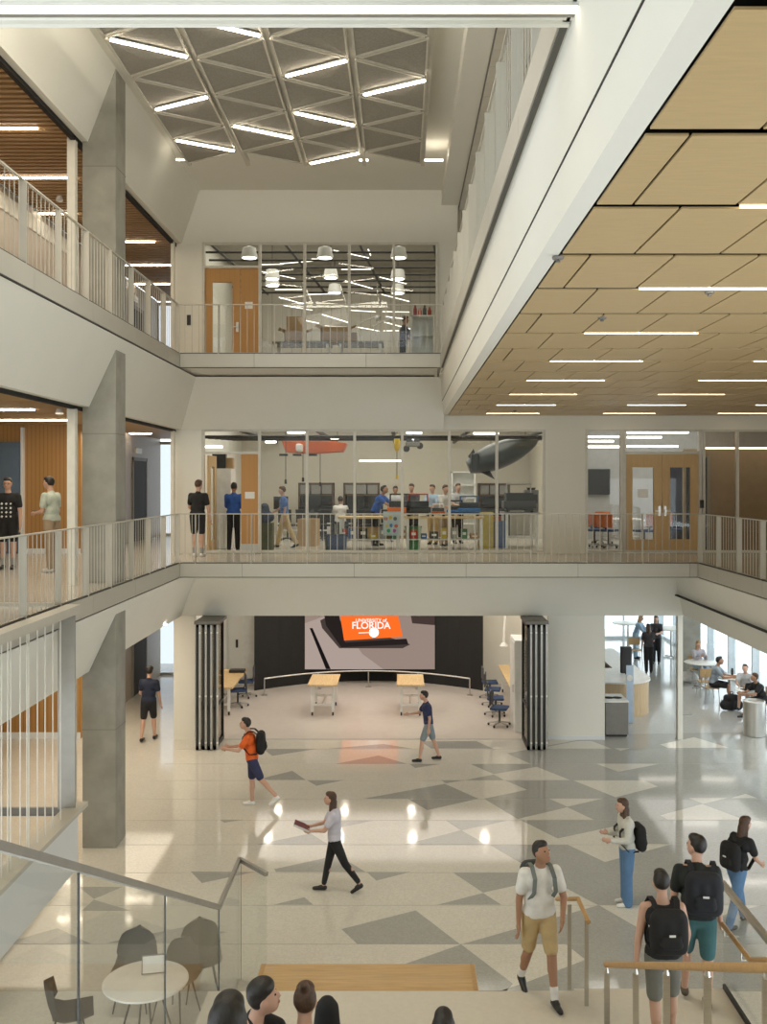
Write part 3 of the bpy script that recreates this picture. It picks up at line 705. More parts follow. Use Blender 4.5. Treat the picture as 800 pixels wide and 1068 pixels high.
def person(label, loc, face, H=1.72, legs=((0,0),(0,0)), arms=((5,8,15),(5,8,15)), lean=4, head=(0,0), skin=None, hair='short', hairm=None,
           top=None, topstyle='tee', bottom=None, bstyle='shorts', shoes=None, socks=None, female=False, sit=None, det=.016, width=1.0, glasses=False, group=None):
    """legs: (thigh forward deg, knee bend deg) for right, left; arms: (forward, out, elbow bend). faces -Y before turning."""
    skin = skin or SKIN1; hairm = hairm or HAIRK; top = top or cloth('white_tee', (.72,.72,.70)); bottom = bottom or cloth('black_shorts', (.02,.02,.022)); shoes = shoes or BLACKM
    k = H/1.75; W_ = width*(.92 if female else 1.0)
    rad = math.radians
    root = empty('person', loc, rad(face), label=label, cat='person')
    if group: root['group'] = group
    fw = lambda a: Vector((0,-math.sin(rad(a)),-math.cos(rad(a))))
    L = .43*k; ft = .075*k
    # legs
    J = []
    for (t, kb), sx in zip(legs, (-1,1)):
        hip = Vector((sx*.085*k*W_,0,0)); knee = hip+fw(t)*L+Vector((sx*.012,0,0)); ank = knee+fw(t-kb)*L*.98
        J.append((hip,knee,ank,t-kb))
    low = min(j[2].z-ft for j in J)
    hz = -low if sit is None else sit+.09*k
    U = Vector((0,0,hz))
    J = [(a+U,b+U,c+U,f) for a,b,c,f in J]
    hipc = U.copy()
    ld = Vector((0,-math.sin(rad(lean)),math.cos(rad(lean))))
    waist = hipc+ld*.17*k; chest = hipc+ld*.38*k; neck0 = hipc+ld*.50*k; neck1 = neck0+ld*.075*k+Vector((0,-.012,0))
    hc = neck1+Vector((0,-.02*k,.105*k))
    yaw, pitch = head
    Rh = Matrix.Rotation(rad(yaw),3,'Z') @ Matrix.Rotation(rad(-pitch),3,'X')
    if pitch: hc += Vector((0,-.02,-.01))
    bones = []; ells = []
    sw = .175*k*W_
    S_ = []
    for (f, o, e), sx in zip(arms, (-1,1)):
        sh = neck0+Vector((sx*sw,0,-.055*k))
        d = Vector((sx*math.sin(rad(o)),-math.sin(rad(f))*math.cos(rad(o)),-math.cos(rad(f))*math.cos(rad(o))))
        el = sh+d*.285*k
        d2 = Vector((sx*math.sin(rad(o*.4)) if e < 40 else -sx*.38,-math.sin(rad(f+e)),-math.cos(rad(f+e)))).normalized()
        wr = el+d2*.25*k
        S_.append((sh,el,wr,d2,sx))
    # body
    for hip,knee,ank,f in J:
        bones += [(hip,.088*k,knee,.055*k),(knee,.053*k,knee+(ank-knee)*.35+Vector((0,.012,0)),.054*k),(knee+(ank-knee)*.35,.05*k,ank,.034*k)]
        fd = Vector((0,-math.cos(rad(f)),math.sin(rad(f)) if abs(f) > 25 else 0)).normalized()
        bones += [(ank+Vector((0,.02,-.03))*k,.034*k,ank+fd*.15*k+Vector((0,0,-.045*k)),.026*k)]
    bones += [(hipc+Vector((-.07*k*W_,0,.03)),.10*k,hipc+Vector((.07*k*W_,0,.03)),.10*k),(hipc,.10*k,waist,.10*k),(waist+Vector((-.04*k,0,0)),.092*k,waist+Vector((.04*k,0,0)),.092*k),(waist,.095*k,chest,.105*k),
              (chest+Vector((-.08*k*W_,0,0)),.10*k,chest+Vector((.08*k*W_,0,0)),.10*k),(neck0+Vector((-.13*k*W_,0,-.05*k)),.055*k,neck0+Vector((.13*k*W_,0,-.05*k)),.055*k),
              (neck0+Vector((0,0,-.04*k)),.065*k,neck1,.05*k),(neck1,.05*k,hc+Vector((0,.01,-.03*k)),.05*k)]
    ells += [(hc, (.074*k,.093*k,.112*k), Rh), (hc+Rh@Vector((0,-.028*k,-.055*k)), (.052*k,.058*k,.058*k), Rh), (hc+Rh@Vector((0,-.094*k,-.018*k)), (.013*k,.02*k,.026*k), Rh)]
    for sx in (-1,1): ells.append((hc+Rh@Vector((sx*.076*k,.005,-.01*k)), (.012*k,.02*k,.03*k), Rh))
    for sh,el,wr,d2,sx in S_:
        bones += [(sh,.052*k,el,.038*k),(el,.038*k,wr,.026*k)]
        side = Vector((sx,0,0)); n = d2.cross(side).normalized(); acr = n.cross(d2).normalized()
        pc = wr+d2*.05*k
        up = n
        bones.append((wr,.024*k,wr+d2*.03*k,.028*k))
        Rm = Matrix((up, acr, d2)).transposed()
        ells.append((pc, (.045*k,.018*k,.052*k), Rm))
        fr = max(.009, det*.62)
        cur = acr*(-sx if True else 1)
        for q, fl in zip((-1.5,-.5,.5,1.5), (.062,.075,.07,.055)):
            b0 = pc+up*q*.021*k+d2*.035*k; b1 = b0+d2*fl*.55*k+cur*.006; b2 = b1+d2*fl*.4*k+cur*.022
            bones += [(b0,fr,b1,fr*.95),(b1,fr*.95,b2,fr*.85)]
        tb = pc+up*-1.9*.02*k-d2*.02*k; bones += [(tb,fr*1.1,tb-up*.02*k+d2*.045*k+cur*.012,fr)]
    body = solid('body', bones, ells, det, skin, root, sm=2)
    # clothes
    cv = max(det, .014); t = .007+cv*.45
    tb = []
    te = []
    flare = .012 if topstyle != 'tank' else 0
    tb += [(hipc+ld*.03*k+Vector((-.07*k*W_,0,0)),.108*k+t*.6,hipc+ld*.03*k+Vector((.07*k*W_,0,0)),.108*k+t*.6),
           (waist+Vector((-.055*k,0,0)),.10*k+t,waist+Vector((.055*k,0,0)),.10*k+t),
           (hipc+ld*.03*k,.105*k+t,waist,.10*k+t),(waist,.10*k+t,chest,.108*k+t),(chest+Vector((-.085*k*W_,0,0)),.10*k+t,chest+Vector((.085*k*W_,0,0)),.10*k+t)]
    if topstyle == 'tank':
        tb += [(chest+Vector((-.07*k,0,0)),.1*k+t*.8,neck0+Vector((-.09*k,0,-.03*k)),.04*k+t*.5),(chest+Vector((.07*k,0,0)),.1*k+t*.8,neck0+Vector((.09*k,0,-.03*k)),.04*k+t*.5)]
    else:
        tb += [(neck0+Vector((-.14*k*W_,0,-.058*k)),.050*k+t,neck0+Vector((.14*k*W_,0,-.058*k)),.050*k+t),(neck0+Vector((0,0,-.05*k)),.07*k+t,neck0+Vector((0,0,.0)),.055*k+t*.6)]
        for sh,el,wr,d2,sx in S_:
            if topstyle == 'long': tb += [(sh,.056*k+t,el,.045*k+t),(el,.045*k+t,wr-d2*.02,.034*k+t*.8)]
            else: tb += [(sh,.050*k+t,sh+(el-sh)*.62,.050*k+t)]
    solid('shirt' if topstyle != 'tank' else 'tank_top', tb, te, cv, top, root, sm=3)
    pb = [(hipc+Vector((-.07*k*W_,0,.01)),.10*k+t*.8,hipc+Vector((.07*k*W_,0,.01)),.10*k+t*.8)]
    for hip,knee,ank,f in J:
        if bstyle == 'shorts': pb += [(hip,.090*k+t,hip+(knee-hip)*.84,.066*k+t)]
        elif bstyle == 'leggings': pb += [(hip,.088*k+.01,knee,.056*k+.01),(knee,.056*k+.01,ank+(knee-ank)*.12,.036*k+.01)]
        elif bstyle == 'flare': pb += [(hip,.09*k+t,knee,.064*k+t),(knee,.064*k+t,ank+Vector((0,0,.0)),.085*k)]
        else: pb += [(hip,.09*k+t,knee,.063*k+t),(knee,.063*k+t,ank+(knee-ank)*.04,.052*k+t*.6)]
    solid({'shorts':'shorts','leggings':'leggings'}.get(bstyle,'trousers'), pb, [], cv, bottom, root, sm=3)
    for hip,knee,ank,f in J:
        fd = Vector((0,-math.cos(rad(f)),math.sin(rad(f)) if abs(f) > 25 else 0)).normalized()
        a0 = ank+Vector((0,.025,-.035))*k; a1 = ank+fd*.16*k+Vector((0,0,-.042*k))
        bb = [(a0,.040*k,a1,.032*k),(ank+Vector((0,.005,-.02))*k,.043*k,ank+fd*.06*k+Vector((0,0,-.03*k)),.04*k)]
        so = solid('shoe', bb, [], max(.012,det*.8), shoes, root, sm=2)
        if socks is not None: solid('sock', [(ank+Vector((0,0,-.01)),.04*k,ank+(knee-ank)*(.28 if socks is not BLACKM else .6),.046*k)], [], .014, socks, root, sm=1)
    # hair
    def hv(v): return hc+Rh@Vector(v)*k
    he = [(hv((0,.022,.028)), (.082*k,.088*k,.10*k), Rh), (hv((0,-.02,.075)), (.066*k,.072*k,.048*k), Rh)]
    hb = []
    if hair in ('long','ponytail'):
        he += [(hv((0,.05,-.03)), (.078*k,.055*k,.11*k), Rh)]
        hb += [(hv((0,.06,-.05)),.07*k,hv((0,.085,-.22)),.065*k),(hv((0,.085,-.22)),.065*k,hv((.01,.10,-.36)),.035*k),(hv((.055,.03,0)),.03*k,hv((.06,.04,-.17)),.03*k),(hv((-.055,.03,0)),.03*k,hv((-.06,.04,-.17)),.03*k)]
    if hair == 'bun': hb += [(hv((0,.05,.12)),.035*k,hv((0,.06,.15)),.032*k)]
    if hair == 'curly': he += [(hv((0,.0,.07)), (.092*k,.10*k,.07*k), Rh)]
    solid('hair', hb, he, max(.010,det*.7), hairm, root, sm=1)
    if det <= .016:
        for sx in (-1,1): 
            o = B().ell(hv((sx*.03,-.083,.004)), (.011*k,.007*k,.007*k), Rh, seg=8).done('eye', EYEM, root, smooth=True, world=False)
        B().ell(hv((0,-.085,-.062)), (.022*k,.008*k,.006*k), Rh, seg=8).done('mouth', LIPM, root, smooth=True, world=False)
    if glasses:
        g = B()
        for sx in (-1,1):
            for i in range(10):
                a = 2*PI*i/10; a2 = 2*PI*(i+1)/10
                g.cyl(hv((sx*.032+.026*math.cos(a),-.10,.004+.02*math.sin(a))), hv((sx*.032+.026*math.cos(a2),-.10,.004+.02*math.sin(a2))), .004, .004, 5)
            g.cyl(hv((sx*.058,-.10,.006)), hv((sx*.08,.0,.0)), .003, .003, 5)
        g.done('glasses', BLACKM, root, world=False)
    root['hands'] = 0; del root['hands']
    info = dict(root=root, chest=chest, neck=neck0, hip=hipc, arms=S_, k=k, ld=ld, face=face, loc=Vector(loc))
    return info
def wpt(i, v): return i['loc']+Matrix.Rotation(math.radians(i['face']),3,'Z')@Vector(v)
def backpack(i, label, m, side=0.0, low=0.0, scale=1.0, strapm=None):
    c = i['chest']; k = i['k']*scale
    p = wpt(i, c+Vector((side,.215*k,-.06*k-low)))
    r = empty('backpack', p, math.radians(i['face']), label=label, cat='backpack')
    solid('bag', [((-.09*k,0,.12*k),.085*k,(.09*k,0,.12*k),.085*k),((-.10*k,.01,-.14*k),.085*k,(.10*k,.01,-.14*k),.085*k),((-.1*k,0,.1*k),.085*k,(-.1*k,.01,-.12*k),.085*k),((.1*k,0,.1*k),.085*k,(.1*k,.01,-.12*k),.085*k),((0,0,.1*k),.09*k,(0,.01,-.12*k),.09*k)], [], .018, m, r, sm=3)
    solid('pocket', [((-.07*k,.075*k,-.10*k),.05*k,(.07*k,.075*k,-.10*k),.05*k),((-.07*k,.075*k,-.04*k),.04*k,(.07*k,.075*k,-.04*k),.04*k)], [], .018, m, r, sm=2)
    B().rbox(-.03*k,.03*k,.128*k,.135*k,-.005,.015,.002).done('badge', WHM, r, world=False)
    for sx in (-1,1):
        pts = [Vector((sx*.10*k,-.05,.16*k)),Vector((sx*.115*k,-.13,.225*k)),Vector((sx*.12*k,-.23,.225*k)),Vector((sx*.125*k,-.335,.12*k)),Vector((sx*.14*k,-.34,-.05*k)),Vector((sx*.15*k,-.2,-.2*k)),Vector((sx*.14*k,-.05,-.2*k))]
        b = B()
        for a, d in zip(pts, pts[1:]): b.bar(a,d,.05*k,.014)
        b.done('strap', strapm or m, r, world=False)
    return r
def at(px, Y, z=0.0): return (X(px,Y), Y, z)
C = cloth
NAVY = C('navy_cotton',(.012,.018,.04)); BLK = C('black_cotton',(.013,.013,.014)); ORG = C('orange_cotton',(.75,.13,.02)); KHAKI = C('khaki_cotton',(.50,.37,.19)); MINT = C('pale_mint_cotton',(.50,.56,.48)); BEIGE = C('beige_trousers',(.36,.27,.18))
DENIM = C('blue_denim',(.10,.20,.36)); GREYSH = C('grey_shorts',(.17,.17,.15)); TEAL = C('teal_shorts',(.04,.12,.13)); CREAMJ = C('cream_jacket',(.55,.55,.50)); ROYAL = C('royal_blue_cotton',(.03,.10,.38)); LGREY = C('light_grey_cotton',(.45,.46,.47)); GTEE = C('heather_grey_cotton',(.24,.28,.32)); OFFW = C('off_white_cotton',(.62,.60,.57)); LBLUE = C('pale_blue_denim',(.33,.45,.58)); LAV = C('lavender_white_cotton',(.55,.53,.60)); CHAR = C('charcoal_cotton',(.05,.045,.05))
WSOCK = C('white_sock',(.75,.74,.72)); WSHOE = C('white_shoe',(.75,.74,.71),.5); BRSHOE = C('brown_canvas_shoe',(.11,.09,.06)); 
# -- foreground and middle distance
p = person('man in a white t-shirt and khaki shorts stepping down beside the short handrail', at(562,10.22,PZ), 12, 1.74, legs=((-8,24),(17,5)), arms=((-6,9,12),(12,14,42)), head=(24,24), skin=SKIN2, hair='short', top=C('white_cotton',(.74,.73,.70)), bottom=KHAKI, shoes=BLACKM, socks=WSOCK, det=.012)
backpack(p, 'small dark grey backpack on the back of the man in the white t-shirt', C('dark_grey_nylon',(.04,.045,.045)), strapm=C('grey_strap',(.16,.18,.17)), scale=.85)
p = person('man in a black tank top and grey shorts seen from behind near the stair', at(692,9.28,PZ), 180, 1.72, legs=((8,4),(-6,10)), arms=((8,16,28),(-10,14,10)), head=(0,4), skin=SKIN1, top=BLK, topstyle='tank', bottom=GREYSH, shoes=BLACKM, det=.012)
backpack(p, 'black backpack on the man in the black tank top', C('black_nylon',(.010,.010,.011)))
p = person('man in a dark t-shirt and teal shorts seen from behind, head turned left', at(728,9.98,PZ), 172, 1.80, legs=((2,4),(18,6)), arms=((6,10,14),(4,10,14)), lean=6, head=(48,8), skin=SKIN1, top=C('dark_green_black_cotton',(.016,.020,.018)), bottom=TEAL, shoes=BRSHOE, det=.012)
backpack(p, 'dark navy backpack on the man in the teal shorts', C('dark_navy_nylon',(.014,.016,.022)), side=-.03)
p = person('woman with long brown hair and blue jeans walking right beyond the glass guard', at(768,13.85,L1), 118, 1.62, legs=((-14,8),(20,6)), arms=((18,8,40),(-8,8,20)), lean=14, head=(0,-4), skin=SKIN1, hair='long', hairm=HAIRB, top=BLK, bottom=DENIM, bstyle='trousers', shoes=BLACKM, female=True, det=.014)
backpack(p, 'black backpack on the woman with long brown hair', C('black_nylon',(0,0,0)), side=.0, low=.08)
p = person('woman in a cream jacket and wide blue jeans standing in profile', at(654,14.55,L1), -82, 1.63, legs=((0,2),(3,3)), arms=((6,6,96),(8,6,80)), lean=3, head=(0,8), skin=SKIN1, hairm=HAIRB, hair='long', top=CREAMJ, topstyle='long', bottom=DENIM, bstyle='flare', shoes=WSHOE, female=True, det=.014)
backpack(p, 'black bag worn low on the back of the woman in the cream jacket', C('black_nylon',(0,0,0)), low=.14)
p = person('man in an orange t-shirt and navy shorts striding left with a black backpack', at(263,18.95,L1), -88, 1.78, legs=((2,2),(-26,16)), arms=((30,6,60),(34,6,58)), lean=8, head=(0,14), skin=SKIN1, top=ORG, bottom=C('navy_shorts',(.03,.035,.09)), shoes=WSHOE, det=.015)
backpack(p, 'black backpack on the man in the orange t-shirt', C('black_nylon',(0,0,0)))
p = person('woman in a pale top and black leggings striding left with books in hand', at(349,15.0,L1), -88, 1.60, legs=((14,2),(-24,12)), arms=((34,4,48),(30,6,52)), lean=2, head=(0,10), skin=SKIN1, hair='long', hairm=HAIRB, top=LAV, bottom=BLK, bstyle='leggings', shoes=BLACKM, female=True, det=.014)
hb = wpt(p, (0,-.50,1.02))
bk = B().obox((0,0,0), Matrix.Rotation(.4,3,'Y'), (.26,.20,.03)).done('book', OFFW, cat='book', label='pale books held out by the woman in black leggings'); bk.location = hb
B().obox((0,0,.02), Matrix.Rotation(.4,3,'Y'), (.25,.19,.012)).done('cover', C('maroon_cover',(.16,.05,.06)), bk, world=False)
p = person('man in a navy t-shirt and light grey shorts striding left before the theatre', at(447,22.1,L1), -88, 1.66, legs=((-16,4),(22,14)), arms=((36,4,52),(-14,6,20)), lean=6, head=(0,8), skin=SKIN1, top=C('navy_tee',(.02,.03,.09)), bottom=C('grey_blue_shorts',(.22,.27,.30)), shoes=BLACKM, det=.016)
person('man in a navy t-shirt and black shorts walking away at left, ground floor', at(155,23.85,L1), 176, 1.84, legs=((12,6),(-10,10)), arms=((4,10,14),(10,10,40)), skin=SKIN1, hair='curly', top=NAVY, bottom=BLK, shoes=BLACKM, det=.016)
# -- middle level balcony
p = person('man with glasses in a black graphic t-shirt at the left edge', at(9,19.6,0), 6, 1.88, legs=((1,2),(4,2)), arms=((2,9,8),(2,9,8)), skin=SKIN1, top=BLK, bottom=BLK, shoes=BLACKM, socks=C('patterned_sock',(.3,.3,.3)), det=.016, glasses=True)
g = B(); random.seed(3)
for r in range(4):
    for c_ in range(3):
        x = -.085+.085*c_; z = 1.02+.30-.085*r
        if random.random() < .5: g.obox((x,-.163,z), Matrix.Rotation(random.random(),3,'Y'), (.035,.006,.04))
        else: g.cyl((x,-.160,z),(x,-.167,z),.018,.018,8)
g.done('shirt_print', WHM, p['root'], world=False)
p = person('man in a pale mint t-shirt and beige trousers standing with his back half turned', at(54,18.95,0), -108, 1.90, legs=((2,3),(-2,3)), arms=((2,8,84),(4,8,78)), head=(6,4), lean=2, skin=SKIN1, top=MINT, bottom=BEIGE, bstyle='trousers', shoes=OFFW, det=.016)
ph = B().rbox(-.035,.035,-.07,.07,-.006,.006,.004).done('phone', BLACKM, cat='phone', label='black phone held by the man in the pale mint t-shirt'); ph.location = wpt(p, (.03,-.36,1.19))
person('man in a black t-shirt and black shorts standing outside the open lab door', at(206,22.9,0), 168, 1.84, legs=((2,3),(6,4)), arms=((2,12,12),(14,12,40)), head=(-10,0), skin=SKIN1, hairm=HAIRB, top=BLK, bottom=BLK, shoes=WSHOE, socks=C('patterned_sock',(.3,.3,.3)), det=.016)
person('man in a royal blue long-sleeved top and black trousers entering the lab doorway', at(243.5,24.9,0), 176, 1.78, legs=((4,4),(-4,4)), arms=((8,12,18),(30,8,40)), skin=SKIN2, top=ROYAL, topstyle='long', bottom=BLK, bstyle='trousers', shoes=BLACKM, det=.018)
# -- people in the lab
person('person in a blue shirt and khaki trousers walking left inside the lab', at(297,26.2,0), -85, 1.70, legs=((16,4),(-18,10)), arms=((20,6,40),(-10,6,20)), skin=SKIN1, hairm=HAIRB, top=C('mid_blue_cotton',(.07,.15,.38)), bottom=KHAKI, bstyle='trousers', shoes=BLACKM, det=.02)
person('person in a white shirt seated at a computer with back turned in the lab', at(355,29.5,0), 180, 1.72, legs=((88,88),(88,88)), arms=((40,8,50),(40,8,50)), sit=.47, skin=SKIN2, top=OFFW, bottom=BLK, bstyle='trousers', det=.02)
person('person in a blue t-shirt bending over the lab workbench', at(391,26.9,0), 70, 1.76, legs=((0,2),(4,2)), arms=((50,6,40),(46,6,40)), lean=24, head=(0,24), skin=SKIN2, top=ROYAL, bottom=BLK, bstyle='trousers', det=.02)
person('dark haired person in a pale shirt just behind the workbench robot', at(412,28.6,0), 10, 1.68, top=LGREY, bottom=BLK, bstyle='trousers', skin=SKIN2, det=.022)
person('person in a charcoal t-shirt standing at the lab workbench', at(430,27.6,0), -20, 1.75, arms=((30,6,50),(30,6,50)), top=CHAR, bottom=BLK, bstyle='trousers', skin=SKIN1, hairm=HAIRB, det=.02)
person('person in a pale blue shirt standing at the right of the lab workbench', at(452,27.4,0), -30, 1.73, arms=((30,6,50),(30,6,50)), top=LBLUE, bottom=KHAKI, bstyle='trousers', skin=SKIN1, hairm=HAIRB, det=.02)
person('person in a white shirt at the end of the lab workbench', at(463,26.8,0), 40, 1.72, arms=((30,6,50),(10,6,30)), top=OFFW, bottom=BEIGE, bstyle='trousers', skin=SKIN1, hairm=HAIRB, det=.02)
person('person in a grey shirt behind the blue equipment in the lab', at(477,27.9,0), 20, 1.76, arms=((30,6,50),(20,6,40)), top=LGREY, bottom=BLK, bstyle='trousers', skin=SKIN1, hairm=HAIRB, det=.022)
# -- cafe
person('blond woman in a plaid shirt seated behind the farther cafe table', at(727.5,30.6,L1), 10, 1.70, legs=((86,86),(86,86)), arms=((40,6,80),(40,6,80)), sit=.50, skin=SKIN1, hair='long', hairm=HAIRY, top=C('plaid_grey_shirt',(.40,.38,.42)), topstyle='long', bottom=LBLUE, bstyle='trousers', shoes=WSHOE, female=True, det=.018)
person('man in a heather grey t-shirt and black shorts seated at the middle cafe table', at(743.5,27.9,L1), 66, 1.76, legs=((86,80),(86,84)), arms=((42,6,50),(42,6,50)), sit=.48, lean=14, head=(0,18), skin=SKIN2, top=GTEE, bottom=BLK, shoes=BLACKM, det=.018)
person('man in a light grey t-shirt with a laptop seated at the nearest cafe table', at(778.5,27.0,L1), -30, 1.70, legs=((86,60),(86,84)), arms=((40,6,50),(40,6,50)), sit=.48, lean=14, head=(0,16), skin=SKIN1, hairm=HAIRB, top=LGREY, bottom=GREYSH, det=.018)
person('dark haired person in a black t-shirt seated at the right of the nearest cafe table', at(796,25.9,L1), -80, 1.66, legs=((86,70),(86,84)), arms=((40,6,50),(40,6,50)), sit=.46, lean=22, head=(0,26), skin=SKIN2, hair='curly', hairm=HAIRB, top=BLK, bottom=BLK, det=.018)
person('person in a dark grey top and black trousers standing with back turned by the counter', at(676.5,32.3,L1), 176, 1.66, legs=((4,4),(-4,4)), arms=((20,8,60),(4,8,10)), skin=SKIN1, hair='long', hairm=HAIRB, top=CHAR, bottom=BLK, bstyle='trousers', female=True, det=.02)
person('woman in a black vest standing at the tall cafe table facing the viewer', at(684.5,34.0,L1), -20, 1.72, arms=((30,6,60),(30,6,60)), skin=SKIN1, hair='long', hairm=HAIRB, top=CHAR, bottom=BLK, bstyle='trousers', female=True, det=.02)
person('blond woman in pale blue denim leaning over the farthest tall table', at(663,35.0,L1), 60, 1.62, arms=((40,6,30),(40,6,30)), lean=18, skin=SKIN1, hair='long', hairm=HAIRY, top=LBLUE, topstyle='long', bottom=LBLUE, bstyle='trousers', female=True, det=.02)
# -- seated on the tiers at the bottom edge
person('woman with long dark hair seated low at the bottom edge, seen from behind', (X(234,3.6),3.6,-.99), 180, 1.62, legs=((88,80),(88,80)), arms=((30,8,50),(30,8,50)), sit=-.03, hair='long', top=BLK, bottom=DENIM, bstyle='trousers', female=True, det=.012, head=(0,10))
person('dark haired man seated facing right with arm stretched, bottom edge', (X(248,6.25),6.25,-2.32), 96, 1.68, legs=((88,80),(80,70)), arms=((30,8,30),(62,4,24)), sit=.02, lean=12, hair='curly', top=BLK, bottom=DENIM, bstyle='trousers', det=.012, head=(0,20))
person('person with a hair bun and dark top seated at the bottom edge, seen from behind', (X(317,6.35),6.35,-2.32), 180, 1.66, legs=((88,80),(88,80)), arms=((30,8,50),(30,8,50)), sit=-.09, hair='bun', hairm=HAIRB, top=CHAR, bottom=DENIM, bstyle='trousers', female=True, det=.012, head=(0,6))
person('person with black hair at the bottom edge beside bare knees', (X(463,6.05),6.05,-2.32), 180, 1.6, legs=((88,80),(88,80)), arms=((8,12,30),(8,12,30)), sit=-.06, width=1.1, hair='long', topstyle='tank', top=BLK, bottom=BLK, female=True, det=.012, head=(0,34))
lp = empty('laptop', (X(268,5.6),5.6,-1.87), .1, label='open silver laptop on the lap beside the long-haired woman', cat='laptop')
B().rbox(-.16,.16,-.12,.12,0,.015,.004).done('base', STEEL, lp, world=False)
B().obox((0,.13,.11), Matrix.Rotation(-.25,3,'X'), (.32,.008,.22)).done('screen', emis('laptop_screen',(.75,.82,.95),.9), lp, world=False)
bb = empty('lounge_chair', (X(341,7.2),7.2,-2.77), label='black rounded chair back at the bottom edge right of the hair bun', cat='chair')
solid('backrest', [((0,0,.35),.075,(0,.02,.63),.07),((-.04,0,.4),.07,(-.03,.02,.61),.06),((.04,0,.4),.07,(.03,.02,.61),.06)], [], .02, BLK, bb)
B().rbox(-.2,.2,-.42,.02,.30,.38,.03).done('seat', BLK, bb, world=False)
for sx in (-.15,.15):
    for sy in (-.36,-.04): B().cyl((sx,sy,0),(sx,sy,.3),.012,.012,8).done('leg', BLACKM, bb, world=False)
# ================================================================ FURNITURE
# lounge shell chairs and round table behind the guard, ground level
def shell(name, label, loc, rz, m, w=.25, h=.85):
    r = empty(name, loc, rz, label=label, cat='chair')
    b = B(); n = 12; g = []
    prof = [(0,.42,w*.9),(.12,.42,w),(-.02-.22,.43,w)]  # unused guide
    rows = []
    for (y, z, ww) in ((-.26,.44,w*.85),(-.12,.42,w*.98),(.05,.42,w),(.17,.47,w),(.22,.58,w),(.245,.70,w*.93),(.26,.78,w*.78),(.265,.82,w*.58),(.266,.84,w*.36),(.266,.85,w*.12)):
        row = []
        for i in range(n+1):
            u = -1+2*i/n
            row.append(b.bm.verts.new((u*ww, y-abs(u)**2*(.10 if z > .5 else .0), z*h/.85+abs(u)**2*(.05 if z < .5 else 0))))
        rows.append(row)
    for A, D in zip(rows, rows[1:]):
        for i in range(n): b.bm.faces.new((A[i],A[i+1],D[i+1],D[i]))
    bmesh.ops.solidify(b.bm, geom=list(b.bm.faces), thickness=.018)
    b.done('shell', m, r, world=False, smooth=True)
    for sx in (-1,1):
        for sy in (-1,1): B().cyl((sx*.13,sy*.12,.41),(sx*.20,sy*.20,0),.012,.009,8).done('leg', BLACKM, r, world=False)
    return r
TAUPE = mat('taupe_shell', (.22,.19,.15), .6); GREYSHELL = mat('grey_shell', (.20,.20,.19), .6)
shell('shell_chair', 'grey rounded chair behind the glass guard, beyond the round table', (X(140,11.75),11.75,L1), 0, GREYSHELL)
shell('shell_chair', 'taupe rounded chair right of the round table behind the glass guard', (X(184,11.5),11.5,L1), -.4, TAUPE)
shell('shell_chair', 'grey rounded chair farthest right behind the glass guard', (X(210,12.0),12.0,L1), .3, TAUPE)
shell('shell_chair', 'dark grey rounded chair leftmost behind the glass guard', (X(72,10.75),10.75,L1), 1.9, GREYD)
rt = empty('round_table', (X(152,10.9),10.9,L1), label='round white table behind the glass guard at lower left', cat='table')
B().lathe((0,0,0),[(.46,.71),(.47,.715),(.47,.735),(.46,.74)],40).done('tabletop', WHT, rt, world=False, smooth=True)
for i in range(4): B().cyl((.12*math.cos(i*PI/2+.5),.12*math.sin(i*PI/2+.5),.71),(.33*math.cos(i*PI/2+.5),.33*math.sin(i*PI/2+.5),0),.012,.012,8).done('leg', BLACKM, rt, world=False)
tb_ = empty('tablet', (X(160,11.05),11.05,L1+.742), .2, label='tablet with pale screen standing on the round white table', cat='tablet')
B().obox((0,0,.10), Matrix.Rotation(-.3,3,'X'), (.26,.01,.20)).done('body', GREYC, tb_, world=False)
B().obox((0,-.008,.10), Matrix.Rotation(-.3,3,'X'), (.235,.004,.175)).done('screen', WHT, tb_, world=False)
# theatre: screen wall content
sc = empty('media_screen', (-1,30.95,-3), label='large screen on the black wall showing a device with an orange slide', cat='screen')
YS = 30.5
def sp(px, py): return (X(px,YS), Z(py,YS))
def scr(name, pts, m, off): return B().prism([sp(*q) for q in pts], 'y', YS-off-.002, YS-off).done(name, m, sc)
B().box(X(318,YS),X(453.5,YS),YS,YS+.9,Z(698,YS),-.9).done('panel', BLACK, sc)
E = lambda n, c: emis(n, c, 1.0)
scr('picture', [(318,698),(453.5,698),(453.5,630),(318,630)], E('screen_taupe',(.30,.225,.19)), .004)
scr('light_area', [(318,698),(318,650),(346,640),(372,630),(346,630),(352,645),(378,682),(400,698)], E('screen_pale',(.40,.32,.28)), .008)
scr('floor_line', [(323,655),(326,655),(345,697.8),(340,697.8)], E('screen_black',(.01,.008,.008)), .012)
scr('device_shadow', [(334,647),(342,643),(428,672),(420,676),(354,676),(336,655)], E('screen_shadow',(.06,.045,.04)), .012)
scr('device', [(338,640),(352,634),(360,670),(424,666),(426,672),(356,675),(340,652)], E('screen_device',(.02,.015,.014)), .016)
scr('slide', [(353,630),(413,630),(420,664),(359,668)], E('screen_orange',(.95,.16,.02)), .020)
scr('highlight', [(453.5,652),(453.5,630),(426,630),(430,650)], E('screen_dark',(.06,.04,.035)), .012)
